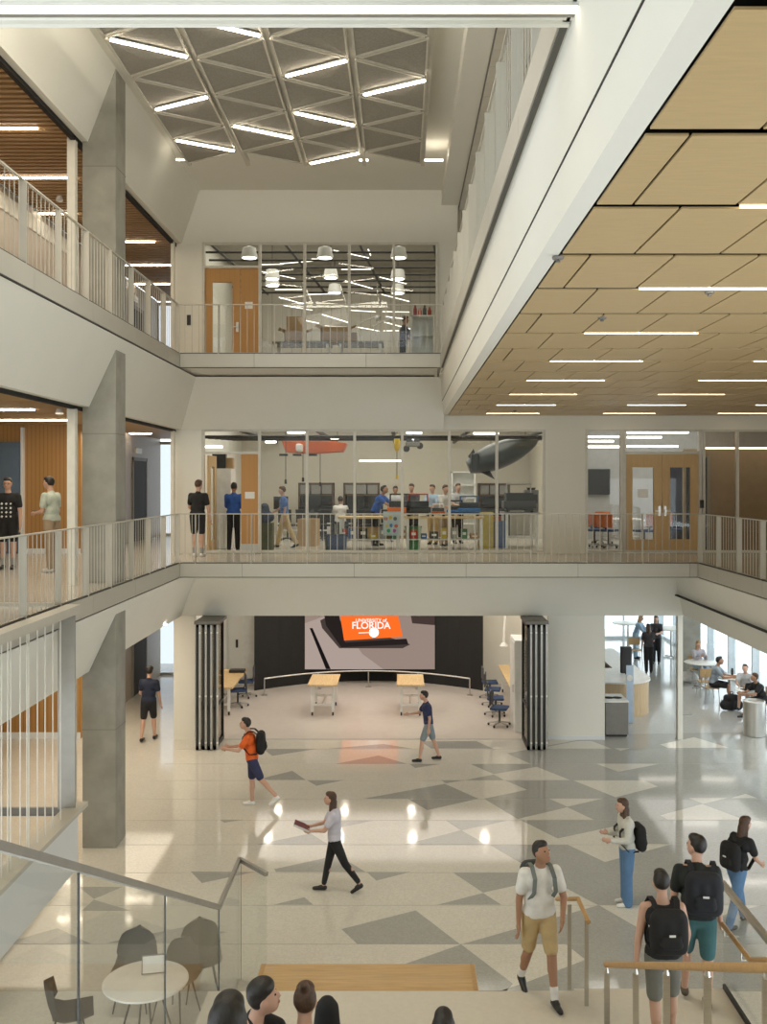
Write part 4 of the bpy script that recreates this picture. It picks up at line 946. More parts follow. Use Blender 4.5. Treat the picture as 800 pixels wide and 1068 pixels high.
def text(body, px, py, size, m, off, parent=None, width=1.0, name='lettering'):
    c_ = bpy.data.curves.new(name, 'FONT'); c_.body = body; c_.size = size; c_.align_x = 'CENTER'; c_.extrude = .001; c_.offset = size*.02
    o = bpy.data.objects.new(name, c_); COL.objects.link(o); o.rotation_euler = (PI/2,0,0); o.scale.x = width
    o.location = (X(px,YS), YS-off, Z(py,YS)); c_.materials.append(m)
    dg = bpy.context.evaluated_depsgraph_get(); dg.update(); me = bpy.data.meshes.new_from_object(o.evaluated_get(dg), depsgraph=dg)
    o2 = bpy.data.objects.new(name, me); COL.objects.link(o2); o2.rotation_euler = o.rotation_euler; o2.scale = o.scale; o2.location = o.location; bpy.data.objects.remove(o); o = o2
    if not me.materials: me.materials.append(m)
    if parent is not None: 
        o.parent = parent; o.matrix_parent_inverse = Matrix.Translation(parent.location).inverted()
    return o
WE = E('screen_white',(1,.95,.9))
text('UNIVERSITY of', 387, 648.5, .15, WE, .028, sc); text('FLORIDA', 387, 655.5, .30, WE, .028, sc); scr('slide_line', [(374,659.5),(386,659),(386,660),(374,660.5)], WE, .028)
B().cyl((X(390,YS),YS-.022,Z(659.5,YS)),(X(390,YS),YS-.026,Z(659.5,YS)),.15,.15,24).done('glow', emis('screen_glow',(1,.9,.85),2.0), sc)
# low curved rail
cr = empty('low_rail', (-1,29,L1), label='low curved steel rail in front of the black media wall', cat='rail')
pts = []
for i in range(17):
    x = -4.05+6.1*i/16; c_ = (x+1.0)/3.05; pts.append((x, 30.1-1.2*c_*c_, L1+.50))
B().tube(pts, .022, 8).done('rail', STEEL, cr)
for i in (0,4,8,12,16):
    q = pts[i]; B().cyl((q[0],q[1],L1),q,.018,.018,8).cyl((q[0],q[1],L1),(q[0],q[1],L1+.02),.09,.09,12).done('post', STEEL, cr)
# workbenches
def bench(label, x, y, w, d, hgt=.86, rz=0):
    r = empty('workbench', (x,y,L1), rz, label=label, cat='table')
    B().rbox(-w/2,w/2,-d/2,d/2,hgt-.045,hgt,.006).done('tabletop', BUTCH, r, world=False)
    for sx in (-1,1):
        for sy in (-1,1):
            l = B().box(sx*(w/2-.12)-.035,sx*(w/2-.12)+.035,sy*(d/2-.15)-.035,sy*(d/2-.15)+.035,.1,hgt-.045).done('leg', WHM, r, world=False)
            o = B().cyl((sx*(w/2-.12)-.02,sy*(d/2-.15),.05),(sx*(w/2-.12)+.02,sy*(d/2-.15),.05),.05,.05,12).done('caster', BLACKM, l, world=False)
    b = B()
    for sy in (-1,1): b.box(-w/2+.1,w/2-.1,sy*(d/2-.15)-.02,sy*(d/2-.15)+.02,.26,.32)
    b.box(-.03,.03,-d/2+.15,d/2-.15,.26,.32).done('stretcher', WHM, r, world=False)
    return r
bench('white-framed workbench with butcher block top left of centre in the theatre', X(338,26.9), 27.0, .80, 1.5)
bench('white-framed workbench with butcher block top right of centre in the theatre', X(428,26.9), 27.0, .74, 1.5)
bench('long workbench with butcher block top against the left theatre wall', -4.95, 27.6, .8, 2.6, .78)
bench('long workbench with butcher block top at the right side of the theatre', 3.45, 27.4, 1.0, 4.2, .80)
B().rbox(-5.0,-4.55,28.3,28.6,L1+.78,L1+.86,.02).done('equipment_case', BLACKM, label='black case lying on the left theatre workbench', cat='case')
# task chairs
def task_chair():
    r = empty('task_chair', (0,0,0), label='x', cat='chair')
    B().rbox(-.23,.23,-.22,.22,.44,.50,.025).done('seat', C('blue_seat_fabric',(.03,.06,.14)), r, world=False)
    B().rbox(-.21,.21,.20,.235,.55,.92,.015).done('backrest', C('dark_mesh',(.07,.07,.075)), r, world=False)
    B().bar((0,.12,.46),(0,.225,.62),.06,.02).done('back_support', BLACKM, r, world=False)
    B().cyl((0,0,.1),(0,0,.44),.025,.025,10).done('post', BLACKM, r, world=False)
    for i in range(5):
        a = 2*PI*i/5+.3; l = B().bar((0,0,.11),(.29*math.cos(a),.29*math.sin(a),.07),.035,.03).done('base_arm', ALU, r, world=False)
        B().ell((.29*math.cos(a),.29*math.sin(a),.035),(.03,.03,.035),seg=8).done('caster', BLACKM, l, world=False)
    return r
tc = task_chair(); cache(tc); used = [False]
for (px, py, rz, lab) in ((248,737,-1.3,'blue and black task chair nearest the camera at the left theatre bench'),(257,727,-1.5,'blue and black task chair farther back at the left theatre bench'),(521,757,1.3,'task chair nearest the camera at the right theatre bench'),(517,746,1.5,'second task chair from the camera at the right theatre bench'),(514,736,1.4,'third task chair from the camera at the right theatre bench'),(511,728,1.6,'farthest task chair at the right theatre bench')):
    q = FL(px, py); place(tc, used, (q[0],q[1],L1), rz, lab, 'theatre task chairs')
# angled task lamps hanging at right of the theatre
for i, (pts, lab) in enumerate((([(2.9,28.6,-1.0),(3.05,28.4,-2.0),(3.0,28.3,-2.9)],'white jointed arm hanging at the right of the theatre, left one'),([(3.3,27.6,-.95),(3.75,27.4,-1.5),(3.9,27.3,-3.0)],'white jointed arm hanging at the right of the theatre, right one'))):
    r = empty('jointed_lamp', pts[0], label=lab, cat='equipment arm')
    B().tube(pts, .035, 10).done('arm', WHM, r)
    B().cyl(pts[-1],(pts[-1][0],pts[-1][1],pts[-1][2]-.1),.05,.12,14).done('hood', WHM, r)
    B().cyl((pts[1][0],pts[1][1]-.06,pts[1][2]),(pts[1][0],pts[1][1]+.06,pts[1][2]),.07,.07,12).done('joint', BLACKM, r)
pc = empty('storage_cabinet', (X(542,25.1),25.1,L1), label='tall plain white cabinet beside the right folded partition', cat='cabinet')
B().rbox(X(535,25),X(550,25),24.6,25.6,L1,-2.25,.01).done('body', WHM, pc)
B().box(X(535,25)-.01,X(535,25),24.62,25.58,L1+.1,-2.3).done('door', WHT, pc); B().box(X(535,25)-.03,X(535,25)-.01,24.8,24.83,-3.6,-3.4).done('handle', STEEL, pc)
dd = ST(B().box(-4.95,-4.43,30.36,30.4,L1,-2.2), 'door_11', WHT); B().cyl((-4.52,30.35,-3.5),(-4.52,30.28,-3.5),.03,.03,10).done('handle', STEEL, dd)
B().rbox(-5.15,-5.08,30.36,30.4,-3.4,-3.15,.004).done('card_reader', BLACKM, label='small black switch on the white theatre wall at left', cat='switch')
# folding glass partitions
for (a, c, lab, n, sgn) in ((204,228,'stack of folded glass partition leaves at the left of the theatre opening',4,1),(549,571,'stack of folded glass partition leaves at the right of the theatre opening',4,-1)):
    r = empty('folding_partition', (X((a+c)/2,23.2),23.2,L1), label=lab, cat='partition')
    x0 = X(a,23); x1 = X(c,23); w_ = (x1-x0)/n
    for i in range(n):
        xa = x0+i*w_+.015; xb = xa+.065; ya = 22.95+(.03 if i%2 else 0); yb = 24.0
        lf = B().box(xa,xb,ya,ya+.07,L1+.01,-1.6).box(xa,xb,yb-.07,yb,L1+.01,-1.6).box(xa,xb,ya,yb,L1+.01,L1+.1).box(xa,xb,ya,yb,-1.68,-1.6).box(xa,xb,ya,yb,-3.6,-3.56).done('leaf_frame', mat('dark_bronze_frame',(.035,.033,.03),.45,.4), r)
        B().box(xa+.025,xa+.04,ya+.07,yb-.07,L1+.1,-1.68).done('glass_pane', GLASST, lf)
        B().box(xb+.005,xb+.05,ya+.005,ya+.045,L1+.02,-1.62).done('edge_trim', ALU, lf)
        B().cyl((xb+.03,ya-.01,-4.4),(xb+.03,ya+.02,-4.4),.025,.025,8).cyl((xb+.03,ya-.01,-1.8),(xb+.03,ya+.02,-1.8),.025,.025,8).cyl((xb+.03,ya-.01,-3.3),(xb+.03,ya+.02,-3.3),.025,.025,8).done('latch', WHM, lf)
    B().box(x0-.02,x1+.02,22.93,24.0,-1.60,-1.53).done('top_track', GREYC, r)
# ---- cafe furniture
cb = empty('bin_cabinet', at(644,24.4,L1), label='grey recycling cabinet with white top and two round holes', cat='bin')
B().rbox(W(632)+.02,W(657),24.15,25.0,L1+.06,L1+.86,.008).done('body', GREYC, cb); B().box(W(633)+.04,W(656),24.2,24.95,L1,L1+.06).done('plinth', BLACKM, cb)
B().rbox(W(631.5)+.02,W(657.5),24.13,25.02,L1+.86,L1+.89,.006).done('top', WHT, cb)
for x in (W(640),W(648.5)): B().cyl((x,24.55,L1+.889),(x,24.55,L1+.894),.13,.13,20).done('hole', BLACK, cb)
ds = empty('service_counter', at(660,27,L1), label='curved maple-fronted cafe counter with white top', cat='counter')
cpts = [(5.1,25.6),(5.3,25.6)]
prof = [(5.05,26.3)]+[(6.0+.85*math.cos(a),27.0+.85*math.sin(a)) for a in [(-PI/2)+PI/2*i/10 for i in range(11)]]+[(6.85,31.5),(6.1,31.5),(6.1,28.2),(5.05,28.2)]
B().prism(prof, 'z', L1, L1+.90).done('front', mat('vertical_maple_slats',(.58,.43,.26),.5,noise=.12,scale=14,stretch=(4,4,.3)), ds)
cxm, cym = 6.0, 28.5
B().prism([(x+(.04 if x > 6 else -.02), y+(-.04 if y < 28 else .04)) for x,y in prof], 'z', L1+.90, L1+.94).done('countertop', WHT, ds)
mo = empty('pos_terminal', at(655,27.3,L1+.94), label='tall black monitor standing on the curved cafe counter', cat='monitor')
B().rbox(X(648,27.2),X(659,27.2),27.2,27.35,L1+.98,L1+1.72,.015).done('display', BLACKM, mo); B().cyl((X(654,27.3),27.3,L1+.94),(X(654,27.3),27.3,L1+1.1),.05,.04,12).done('stand', BLACKM, mo)
tt = empty('sign_totem', at(656.5,25.6,L1+.0), label='slim pale blue sign panel with a round emblem before the counter', cat='sign')
B().rbox(X(653,25.4),X(660.5,25.4),25.38,25.40,L1+.05,L1+1.55,.004).done('panel', mat('pale_blue_acrylic',(.48,.60,.76),.2), tt); B().cyl((X(656.7,25.4),25.375,L1+1.22),(X(656.7,25.4),25.38,L1+1.22),.08,.08,20).done('emblem', WHT, tt)
B().box(X(654,25.4),X(659.5,25.4),25.3,25.5,L1,L1+.05).done('foot', ALU, tt)
bc = empty('back_counter', at(640,31,L1), label='white back counter with equipment behind the curved cafe counter', cat='counter')
B().rbox(5.1,6.0,29.2,33.0,L1,L1+.92,.01).done('body', WHT, bc); B().rbox(5.08,6.05,29.15,33.05,L1+.92,L1+.96,.005).done('top', mat('maple_top',(.5,.36,.2),.5), bc)
def gadget(name, label, x, y, z, w, d, h_, m, cat):
    r = empty(name, (x,y,z), label=label, cat=cat)
    B().rbox(-w/2,w/2,-d/2,d/2,0,h_,.015).done('body', m, r, world=False)
    B().rbox(-w/2+.03,w/2-.03,-d/2-.02,-d/2,h_*.4,h_*.8,.004).done('front_panel', BLACKM if m is not BLACKM else STEEL, r, world=False)
    B().cyl((0,0,h_),(0,0,h_+.06),w*.3,w*.36,14).done('hopper', BLACKM, r, world=False)
gadget('coffee_machine','steel coffee machine on the back counter of the cafe',5.55,29.8,L1+.96,.6,.5,.5,STEEL,'coffee machine')
gadget('coffee_grinder','black coffee grinder on the cafe back counter',5.4,31.2,L1+.96,.35,.35,.5,BLACKM,'coffee grinder')
gadget('coffee_brewer','tall white brewer at the far end of the cafe back counter',5.8,32.3,L1+.96,.4,.4,.7,WHM,'coffee machine')
for i,(x,y) in enumerate(((5.25,27.6),(5.4,27.5),(5.5,27.7))):
    B().lathe((x,y,L1+.94),[(.05,0),(.055,.1),(.03,.16),(.02,.2)],12).done('fruit_bottle', C('orange_bottle',(.8,.25,.05),.3), label='small orange bottle on the cafe counter, %s' % ('left one','middle one','right one')[i], cat='bottle', smooth=True)
def table(label, x, y, r_, hgt):
    t = empty('cafe_table', (x,y,L1), label=label, cat='table')
    B().lathe((0,0,0),[(r_-.01,hgt-.03),(r_,hgt-.02),(r_,hgt-.005),(r_-.01,hgt)],32).done('tabletop', WHT, t, world=False, smooth=True)
    B().cyl((0,0,.03),(0,0,hgt-.03),.035,.035,12).done('pedestal', ALU, t, world=False)
    for i in range(4): B().bar((0,0,.05),(.32*math.cos(i*PI/2+.4),.32*math.sin(i*PI/2+.4),.02),.05,.03).done('foot', ALU, t, world=False)
table('round white cafe table before the blond woman', X(731,30), 29.95, .52, .80)
table('round white cafe table with open book before the man in heather grey', X(761,27.9), 27.9, .43, .76)
table('small round white cafe table nearest the steel waste bin', X(781,26.3), 26.3, .34, .72)
table('tall white table at the far end of the cafe with two people standing', X(700,35.2), 35.2, .62, 1.07)
table('tall white table at the far left of the cafe by the bright window', X(655,36.5), 36.5, .60, 1.07)
def cafechair(label, x, y, rz):
    t = empty('cafe_chair', (x,y,L1), rz, label=label, cat='chair')
    bw = mat('bent_beech',(.50,.33,.16),.5)
    B().rbox(-.2,.2,-.2,.2,.43,.455,.012).done('seat', bw, t, world=False); b = B()
    for i in range(6):
        u0 = -.2+.4*i/6; u1 = u0+.4/6; b.obox(((u0+u1)/2,.20-.25*((u0+u1)/2)**2,.72), Matrix.Rotation(-((u0+u1)/2)*.6,3,'Z'), (.07,.014,.26))
    b.done('backrest', bw, t, world=False)
    for sx in (-1,1):
        for sy in (-1,1): B().cyl((sx*.17,sy*.17,.43),(sx*.2,sy*.2,0),.011,.011,8).done('leg', ALU, t, world=False)
        B().bar((sx*.17,.19,.44),(sx*.16,.2,.64),.02,.014).done('back_post', ALU, t, world=False)
cafechair('bent wood chair under the blond woman at the farther cafe table', X(727,30.6), 30.65, 0)
cafechair('empty bent wood chair between the farther and middle cafe tables', X(737.5,28.6), 28.8, PI)
cafechair('bent wood chair under the man in heather grey', X(743.5,27.9), 27.95, PI/2-.3)
cafechair('bent wood chair under the man in light grey', X(778.5,27.0), 27.0, -.5)
cafechair('bent wood chair under the person in black at the nearest cafe table', X(796,25.9), 25.9, -1.4)
cafechair('bent wood chair pulled up at the tall far table', X(668,33.5), 34.2, 0)
def bag(name, label, x, y, m, w=.2, h_=.4):
    r = empty(name, (x,y,L1), label=label, cat='bag')
    solid('bag', [((-w*.7,0,w*.6),w*.55,(w*.7,0,w*.6),w*.55),((-w*.5,0,h_*.75),w*.4,(w*.5,0,h_*.75),w*.4),((0,0,w*.6),w*.6,(0,0,h_*.8),w*.4)], [], .02, m, r)
    B().tube([(-.05,0,h_*.9),(-.03,0,h_+.06),(.03,0,h_+.06),(.05,0,h_*.9)], .01, 6).done('strap', m, r, world=False)
q = FL(763,741); bag('backpack','black backpack slumped on the floor by the middle cafe table', q[0],q[1], BLK, .26,.46)
q = FL(718,712); bag('tote_bag','cream bag on the floor under the farther cafe table', q[0],q[1], OFFW,.26,.34)
lb = empty('laptop', (X(780,26.3),26.3,L1+.722), .2, label='black laptop open on the nearest cafe table', cat='laptop')
B().rbox(-.16,.16,-.11,.11,0,.014,.004).done('base', BLACKM, lb, world=False); B().obox((0,-.13,.11), Matrix.Rotation(.25,3,'X'), (.32,.008,.21)).done('screen', BLACKM, lb, world=False)
ob = B().box(-.2,.2,-.13,.13,0,.012).done('open_book', BLACKM, label='dark open notebook on the middle cafe table', cat='book'); ob.location = (X(761,27.9),27.8,L1+.761)
B().box(-.18,-.01,-.11,.11,.012,.02).box(.01,.18,-.11,.11,.012,.02).done('pages', WHT, ob, world=False)
B().lathe((X(765,27.9),28.0,L1+.76),[(.035,0),(.04,.16),(.03,.18),(.03,.22)],12).done('water_bottle', BLACKM, smooth=True, label='black water bottle on the middle cafe table', cat='bottle')
wb = empty('waste_bin', at(786.5,24.35,L1), label='cylindrical brushed steel waste bin at the right edge', cat='bin')
B().lathe((0,0,0),[(.25,0),(.265,.01),(.265,.80),(.25,.80)],32).done('body', STEEL, wb, world=False, smooth=True)
B().lathe((0,0,0),[(.268,.80),(.268,.86),(.24,.87),(.235,.84)],32).done('lid_ring', STEEL, wb, world=False, smooth=True)
q = FL(717,745.5); fb = B().rbox(-.1,.1,-.05,.05,0,.012,.004).done('floor_outlet', STEEL, label='small metal floor outlet cover on the cafe floor', cat='outlet'); fb.location = (q[0],q[1],L1+.002)
# ---- middle level lab contents
def lab_table(label, x0, x1, y0, y1, hgt, m, z=0.0):
    r = empty('lab_bench', ((x0+x1)/2,(y0+y1)/2,z), label=label, cat='table')
    B().rbox(x0,x1,y0,y1,z+hgt-.05,z+hgt,.006).done('tabletop', m, r)
    for x in (x0+.08,x1-.08):
        for y in (y0+.08,y1-.08): B().box(x-.035,x+.035,y-.035,y+.035,z,z+hgt-.05).done('leg', WHM, r)
    B().box(x0+.1,x1-.1,y0+.1,y1-.1,z+.25,z+.28).done('shelf', WHM, r)
lab_table('long butcher block bench in the middle of the lab, left section', X(353,25.6),X(418,25.6),25.2,26.2,.86,BUTCH)
lab_table('long butcher block bench in the middle of the lab, right section', X(422,25.6),X(504,25.6),25.2,26.2,.86,BUTCH)
lab_table('dark computer bench along the back of the lab at left', X(288,30),X(345,30),29.9,30.7,.80,GREYC)
lab_table('dark computer bench along the back of the lab in the centre', X(362,30),X(405,30),30.0,30.8,.80,GREYC)
lab_table('grey bench with machines at the right of the lab', X(525,26),X(562,26),25.8,27.0,.95,GREYC)
def hutch(label, px0, px1, py0, py1, Y):
    r = empty('display_case', (X((px0+px1)/2,Y),Y,Z(py1,Y)), label=label, cat='cabinet')
    x0, x1, z0, z1 = X(px0,Y), X(px1,Y), Z(py1,Y), Z(py0,Y)
    B().box(x0,x1,Y,Y+.5,0,z0).done('base', BLACKM, r)
    B().box(x0,x1,Y+.45,Y+.5,z0,z1).box(x0,x0+.05,Y,Y+.5,z0,z1).box(x1-.05,x1,Y,Y+.5,z0,z1).box(x0,x1,Y,Y+.5,z1-.05,z1).box(x0,x1,Y,Y+.5,z1-.42,z1-.38).done('carcass', mat('dark_walnut',(.10,.06,.035),.6), r)
    n = 3
    for i in range(n):
        a = x0+.05+(x1-x0-.1)*i/n; B().box(a+.02,a+(x1-x0-.1)/n-.02,Y-.005,Y+.01,z1-.36,z1-.07).done('door', GREYC, r)
    for i in range(2):
        a = x0+.15+(x1-x0-.2)*i/2; mn = B().box(a,a+.5,Y+.1,Y+.14,z0+.12,z0+.5).done('monitor', BLACKM, r)
hutch('dark wood hutch with monitors at the back left of the lab', 311, 348, 503.5, 528, 31.5)
hutch('dark wood hutch with monitors at the back centre of the lab', 358, 396, 503.5, 528, 31.5)
hutch('dark wood hutch with monitors at the back right of the lab', 499, 532, 504, 530, 31.5)
def shelfunit(label, x0, x1, y, z0, z1, n, m, z_=0):
    r = empty('shelf_unit', ((x0+x1)/2,y,z0), label=label, cat='shelf')
    b = B().box(x0,x0+.04,y,y+.45,z0,z1).box(x1-.04,x1,y,y+.45,z0,z1).box(x0,x1,y+.42,y+.45,z0,z1)
    b.done('frame', m, r)
    for i in range(n+1): B().box(x0,x1,y,y+.44,z0+(z1-z0-.03)*i/n,z0+(z1-z0-.03)*i/n+.03).done('shelf', m, r)
shelfunit('white open shelf unit on the back wall of the lab', X(471,31),X(496,31),31.0,0,2.1,5,WHM)
wc_ = empty('tall_cabinet', (X(231,25.6),25.9,0), label='tall white cabinet just inside the open lab doorway', cat='cabinet')
B().rbox(X(225,25.6),X(241,25.6),25.6,26.3,0,2.12,.01).done('body', WHM, wc_); B().box(X(225.5,25.6),X(233,25.6),25.585,25.6,.05,2.08).done('door', WHT, wc_); B().box(X(233.4,25.6),X(240.5,25.6),25.585,25.6,.05,2.08).done('door', WHT, wc_)
def cbox(label, x, y, z, w, d, h_, m=CARD, name='cardboard_box', open_=False):
    r = empty(name, (x,y,z), random.uniform(-.2,.2), label=label, cat='box')
    B().box(-w/2,w/2,-d/2,d/2,0,h_).done('carton', m, r, world=False)
    if open_:
        for sx in (-1,1): B().bar((sx*w/2,0,h_),(sx*(w/2+.16),0,h_+.06),d,.01).done('flap', m, r, world=False)
    B().box(-w/2-.001,w/2+.001,-.03,.03,-.0,h_+.002).done('tape', BEIGE, r, world=False)
cbox('small black case on top of the tall white cabinet', X(229,25.8), 25.8, 2.12, .35,.4,.4, BLACKM, 'equipment_case')
cbox('cardboard box on top of the tall white cabinet', X(237,25.8), 25.9, 2.12, .3,.35,.28)
for i, px in enumerate((372,388,403,413)):
    cbox('cardboard box on the lower shelf of the lab bench, %s from the left' % ORD[i], X(px,25.7), 25.6, .28, .36,.4,.3)
cbox('cardboard box beside the left end of the lab bench', X(322,27), 27.0, 0, .5,.5,.75)
def tote(label, px, Y, m, w=.42, h_=.6, z=0):
    r = empty('plastic_bin', (X(px,Y),Y,z), label=label, cat='bin')
    B().prism([(-w*.42,0),(w*.42,0),(w*.5,h_),(-w*.5,h_)], 'y', -w*.4, w*.4).done('tub', m, r, world=False)
    B().rbox(-w*.54,w*.54,-w*.45,w*.45,h_-.03,h_,.008).done('rim', m, r, world=False)
tote('green plastic bin under the lab bench', 431, 25.6, mat('green_plastic',(.06,.24,.07),.4))
tote('dark blue plastic bin left of the lab bench', 352, 24.9, mat('dark_blue_plastic',(.03,.05,.12),.4), .5,.42)
tote('black bin at the left end of the lab bench', 345, 24.9, mat('black_plastic',(.02,.02,.02),.4), .3,.42)
pb_ = empty('poster_board', (X(411,24.9),24.9,.45), label='pale blue board with colourful stickers hung in front of the lab bench', cat='board')
B().box(X(407.5,24.9)-.2,X(419,24.9)+.0,25.12,25.15,.38,1.0).done('board', mat('pale_blue_board',(.45,.55,.58),.6), pb_)
for i,(u,v,c_) in enumerate(((.15,.7,(.6,.1,.05)),(.4,.75,(.7,.5,.05)),(.65,.7,(.1,.1,.1)),(.2,.4,(.6,.5,.1)),(.45,.42,(.05,.2,.5)),(.7,.4,(.6,.12,.08)),(.3,.2,(.05,.35,.15)),(.6,.2,(.35,.1,.3)))):
    x0 = X(407.5,24.9)-.2; x1 = X(419,24.9); B().cyl((x0+(x1-x0)*u,25.115,.38+.62*v),(x0+(x1-x0)*u,25.12,.38+.62*v),.05,.05,8).done('sticker', C('sticker_%d'%i,c_,.5), pb_)
def robot(label, px, Y, z, m, m2, s=1.0):
    r = empty('robot_chassis', (X(px,Y),Y,z), label=label, cat='robot')
    B().rbox(-.33*s,.33*s,-.25*s,.25*s,.10,.24*s,.02).done('bumper', m, r, world=False)
    B().box(-.28*s,.28*s,-.2*s,.2*s,.05,.40*s).done('frame', BLACKM, r, world=False)
    B().tube([(-.25*s,0,.38*s),(-.25*s,0,.58*s),(.25*s,0,.58*s),(.25*s,0,.38*s)], .02, 8).done('arm', m2, r, world=False)
    for sx in (-1,1):
        for sy in (-1,1): B().cyl((sx*.25*s-.03,sy*.15*s,.06),(sx*.25*s+.03,sy*.15*s,.06),.06,.06,12).done('wheel', BLACKM, r, world=False)
robot('robot with orange bumper on the lab bench before the person in charcoal', 417, 25.7, .86, C('orange_bumper',(.75,.18,.04)), BLACKM)
robot('red-armed robot on the right part of the lab bench', 436, 25.7, .86, BLACKM, C('red_tube',(.55,.03,.02),.4))
robot('blue robot on the right end of the lab bench', 489, 25.8, .86, C('blue_bumper',(.03,.15,.42)), C('blue_tube',(.03,.15,.42)), .9)
robot('small blue robot left of the larger blue robot on the lab bench', 475, 25.8, .86, C('blue_bumper',(0,0,0)), BLACKM, .7)
robot('orange gearbox robot on the lab bench between the red and blue ones', 457, 25.6, .86, C('orange_bumper',(0,0,0)), WHM, .55)
robot('dark machine on the grey bench at the right of the lab', 541, 26.3, .95, GREYD, ALU, 1.3)
gadget('drill_press','grey drill press on the grey bench at the right of the lab',X(554,26.5),26.5,.95,.35,.4,.6,GREYC,'machine')
bs = person  # backpacks on the rack
r_ = empty('rucksack', (X(276,25.3),25.3,0), label='blue grey backpack piled on a stand just inside the lab glazing', cat='backpack')
solid('bag', [((-.12,0,.85),.14,(.12,0,.85),.14),((0,0,.8),.18,(0,0,1.1),.12)], [], .022, C('blue_grey_nylon',(.07,.09,.14)), r_); B().box(-.22,.22,-.2,.2,0,.7).done('stand', C('olive_canvas',(.10,.11,.07)), r_, world=False)
# clutter in the lab
random.seed(5)
CC = [(.5,.06,.03),(.03,.12,.35),(.02,.02,.02),(.55,.4,.05),(.35,.35,.33),(.06,.2,.1),(.45,.25,.1)]
for i in range(14):
    px = 358+i*10.5; c_ = CC[i%7]
    r = empty('parts_tray', (X(px,25.5),25.55,.285), 0, label='parts tray on the lower shelf of the lab benches, %s from the left' % ORD[i], cat='tray')
    h_ = random.uniform(.12,.32); w_ = random.uniform(.14,.22)
    B().rbox(-w_/2,w_/2,-.2,.2,0,h_,.01).done('tray', C('tray_colour_%d'%(i%7), c_, .5), r, world=False)
    B().box(-w_*.3,w_*.3,-.205,-.2,h_*.4,h_*.7).done('tray_label', WHT, r, world=False)
for i, px in enumerate((300,318,336,366,384,401)):
    o = C('dark_mesh',(0,0,0)); r = empty('task_chair', (X(px,29.2),29.2,0), PI+random.uniform(-.5,.5), label='dark task chair at the back of the lab, %s from the left' % ORD[i], cat='chair')
    B().rbox(-.23,.23,-.22,.22,.44,.50,.02).done('seat', BLACKM, r, world=False); B().rbox(-.21,.21,.2,.235,.55,.95,.015).done('backrest', BLACKM, r, world=False)
    B().cyl((0,0,.08),(0,0,.44),.025,.025,8).done('post', BLACKM, r, world=False)
    for j in range(5):
        a = 2*PI*j/5; B().bar((0,0,.10),(.28*math.cos(a),.28*math.sin(a),.04),.035,.03).done('base_arm', BLACKM, r, world=False)
for i,(px,Y,w_,h_) in enumerate(((293,30.2,.45,.4),(326,30.2,.5,.45),(371,30.3,.5,.42),(392,30.3,.45,.4))):
    r = empty('computer_monitor', (X(px,Y),Y,.8), PI, label='black computer monitor on the back benches of the lab, %s from the left' % ORD[i], cat='monitor')
    B().rbox(-w_/2,w_/2,-.02,.02,.12,.12+h_,.008).done('display', BLACKM, r, world=False); B().cyl((0,0,0),(0,0,.14),.09,.02,12).done('stand', BLACKM, r, world=False)
for i,(px,Y,c_) in enumerate(((506,26.2,(.55,.42,.05)),(514,26.6,(.4,.1,.05)),(522,26.3,(.05,.1,.25)))):
    cbox('coloured crate stacked at the right of the lab bench, %s' % ORD[i], X(px,Y), Y, 0, .4,.4,.95-.12*i, C('crate_%d'%i,c_,.5), 'storage_crate')
# model aircraft hanging
ac = empty('model_airplane', (X(345,27),27,3.0), label='orange model airplane hanging under the lab ceiling', cat='model airplane')
OP = C('orange_model_paint',(.50,.10,.03),.5)
yA = 27.0
B().prism([(X(296,yA),Z(461,yA)),(X(300,yA),Z(472,yA)),(X(330,yA),Z(473,yA)),(X(358,yA),Z(471,yA)),(X(362,yA),Z(463,yA)),(X(350,yA),Z(461,yA))], 'y', yA-.45, yA+.45).done('wing', OP, ac)
B().rbox(X(312,yA),X(318,yA),yA-.9,yA+1.1,Z(472,yA),Z(464,yA),.05).done('fuselage', WHM, ac)
for px in (298,312,328): B().cyl((X(px,yA),yA-.5,Z(476,yA)),(X(px,yA),yA-.5,Z(474,yA)),.12,.12,10).done('propeller', BLACKM, ac)
for px in (302,352): B().cyl((X(px,yA),yA,Z(462,yA)),(X(px,yA),yA,4.2),.008,.008,6).done('hanger', BLACKM, ac)
bl = empty('model_airship', (X(530,27),27,2.4), label='large dark grey finned model hull hanging at the upper right of the lab', cat='model airship')
DK = mat('gunmetal_hull',(.045,.05,.05),.35,.4)
b = B(); N = 18
ax0 = Vector((X(488,27),26.9,Z(487,27))); ax1 = Vector((X(562,27),27.1,Z(459,27)))
dirv = (ax1-ax0).normalized(); s1 = Vector((0,1,0)); s2 = dirv.cross(s1).normalized()
rings = []
for i in range(N+1):
    u = i/N; rr = .36*math.sin(PI*min(1,(.10+.90*u)))**.65*(1.05-.1*u)+.012; c_ = ax0.lerp(ax1,u)
    rings.append([b.bm.verts.new(c_+s1*rr*1.2*math.cos(2*PI*j/20)+s2*rr*math.sin(2*PI*j/20)) for j in range(20)])
for A, D in zip(rings, rings[1:]):
    for j in range(20): b.bm.faces.new((A[j],A[(j+1)%20],D[(j+1)%20],D[j]))
b.bm.faces.new(rings[0][::-1]); b.bm.faces.new(rings[-1]); b.done('hull', DK, bl, smooth=True)
for (p_, q_, r2) in (((488,476),(500,488),(494,468)),((492,490),(514,497),(506,484)),((500,492),(516,500),(508,486))):
    B().prism([(X(a,26.8),Z(c,26.8)) for a, c in (p_,q_,r2)], 'y', 26.78, 26.84).done('fin', DK, bl)
B().rbox(X(491,26.7),X(499,26.7),26.5,26.9,Z(491,26.7),Z(473,26.7),.04).done('tail_box', BLACKM, bl)
for px in (512,548): B().cyl((X(px,27),27,Z(470,27)),(X(px,27),27,4.2),.008,.008,6).done('hanger', BLACKM, bl)
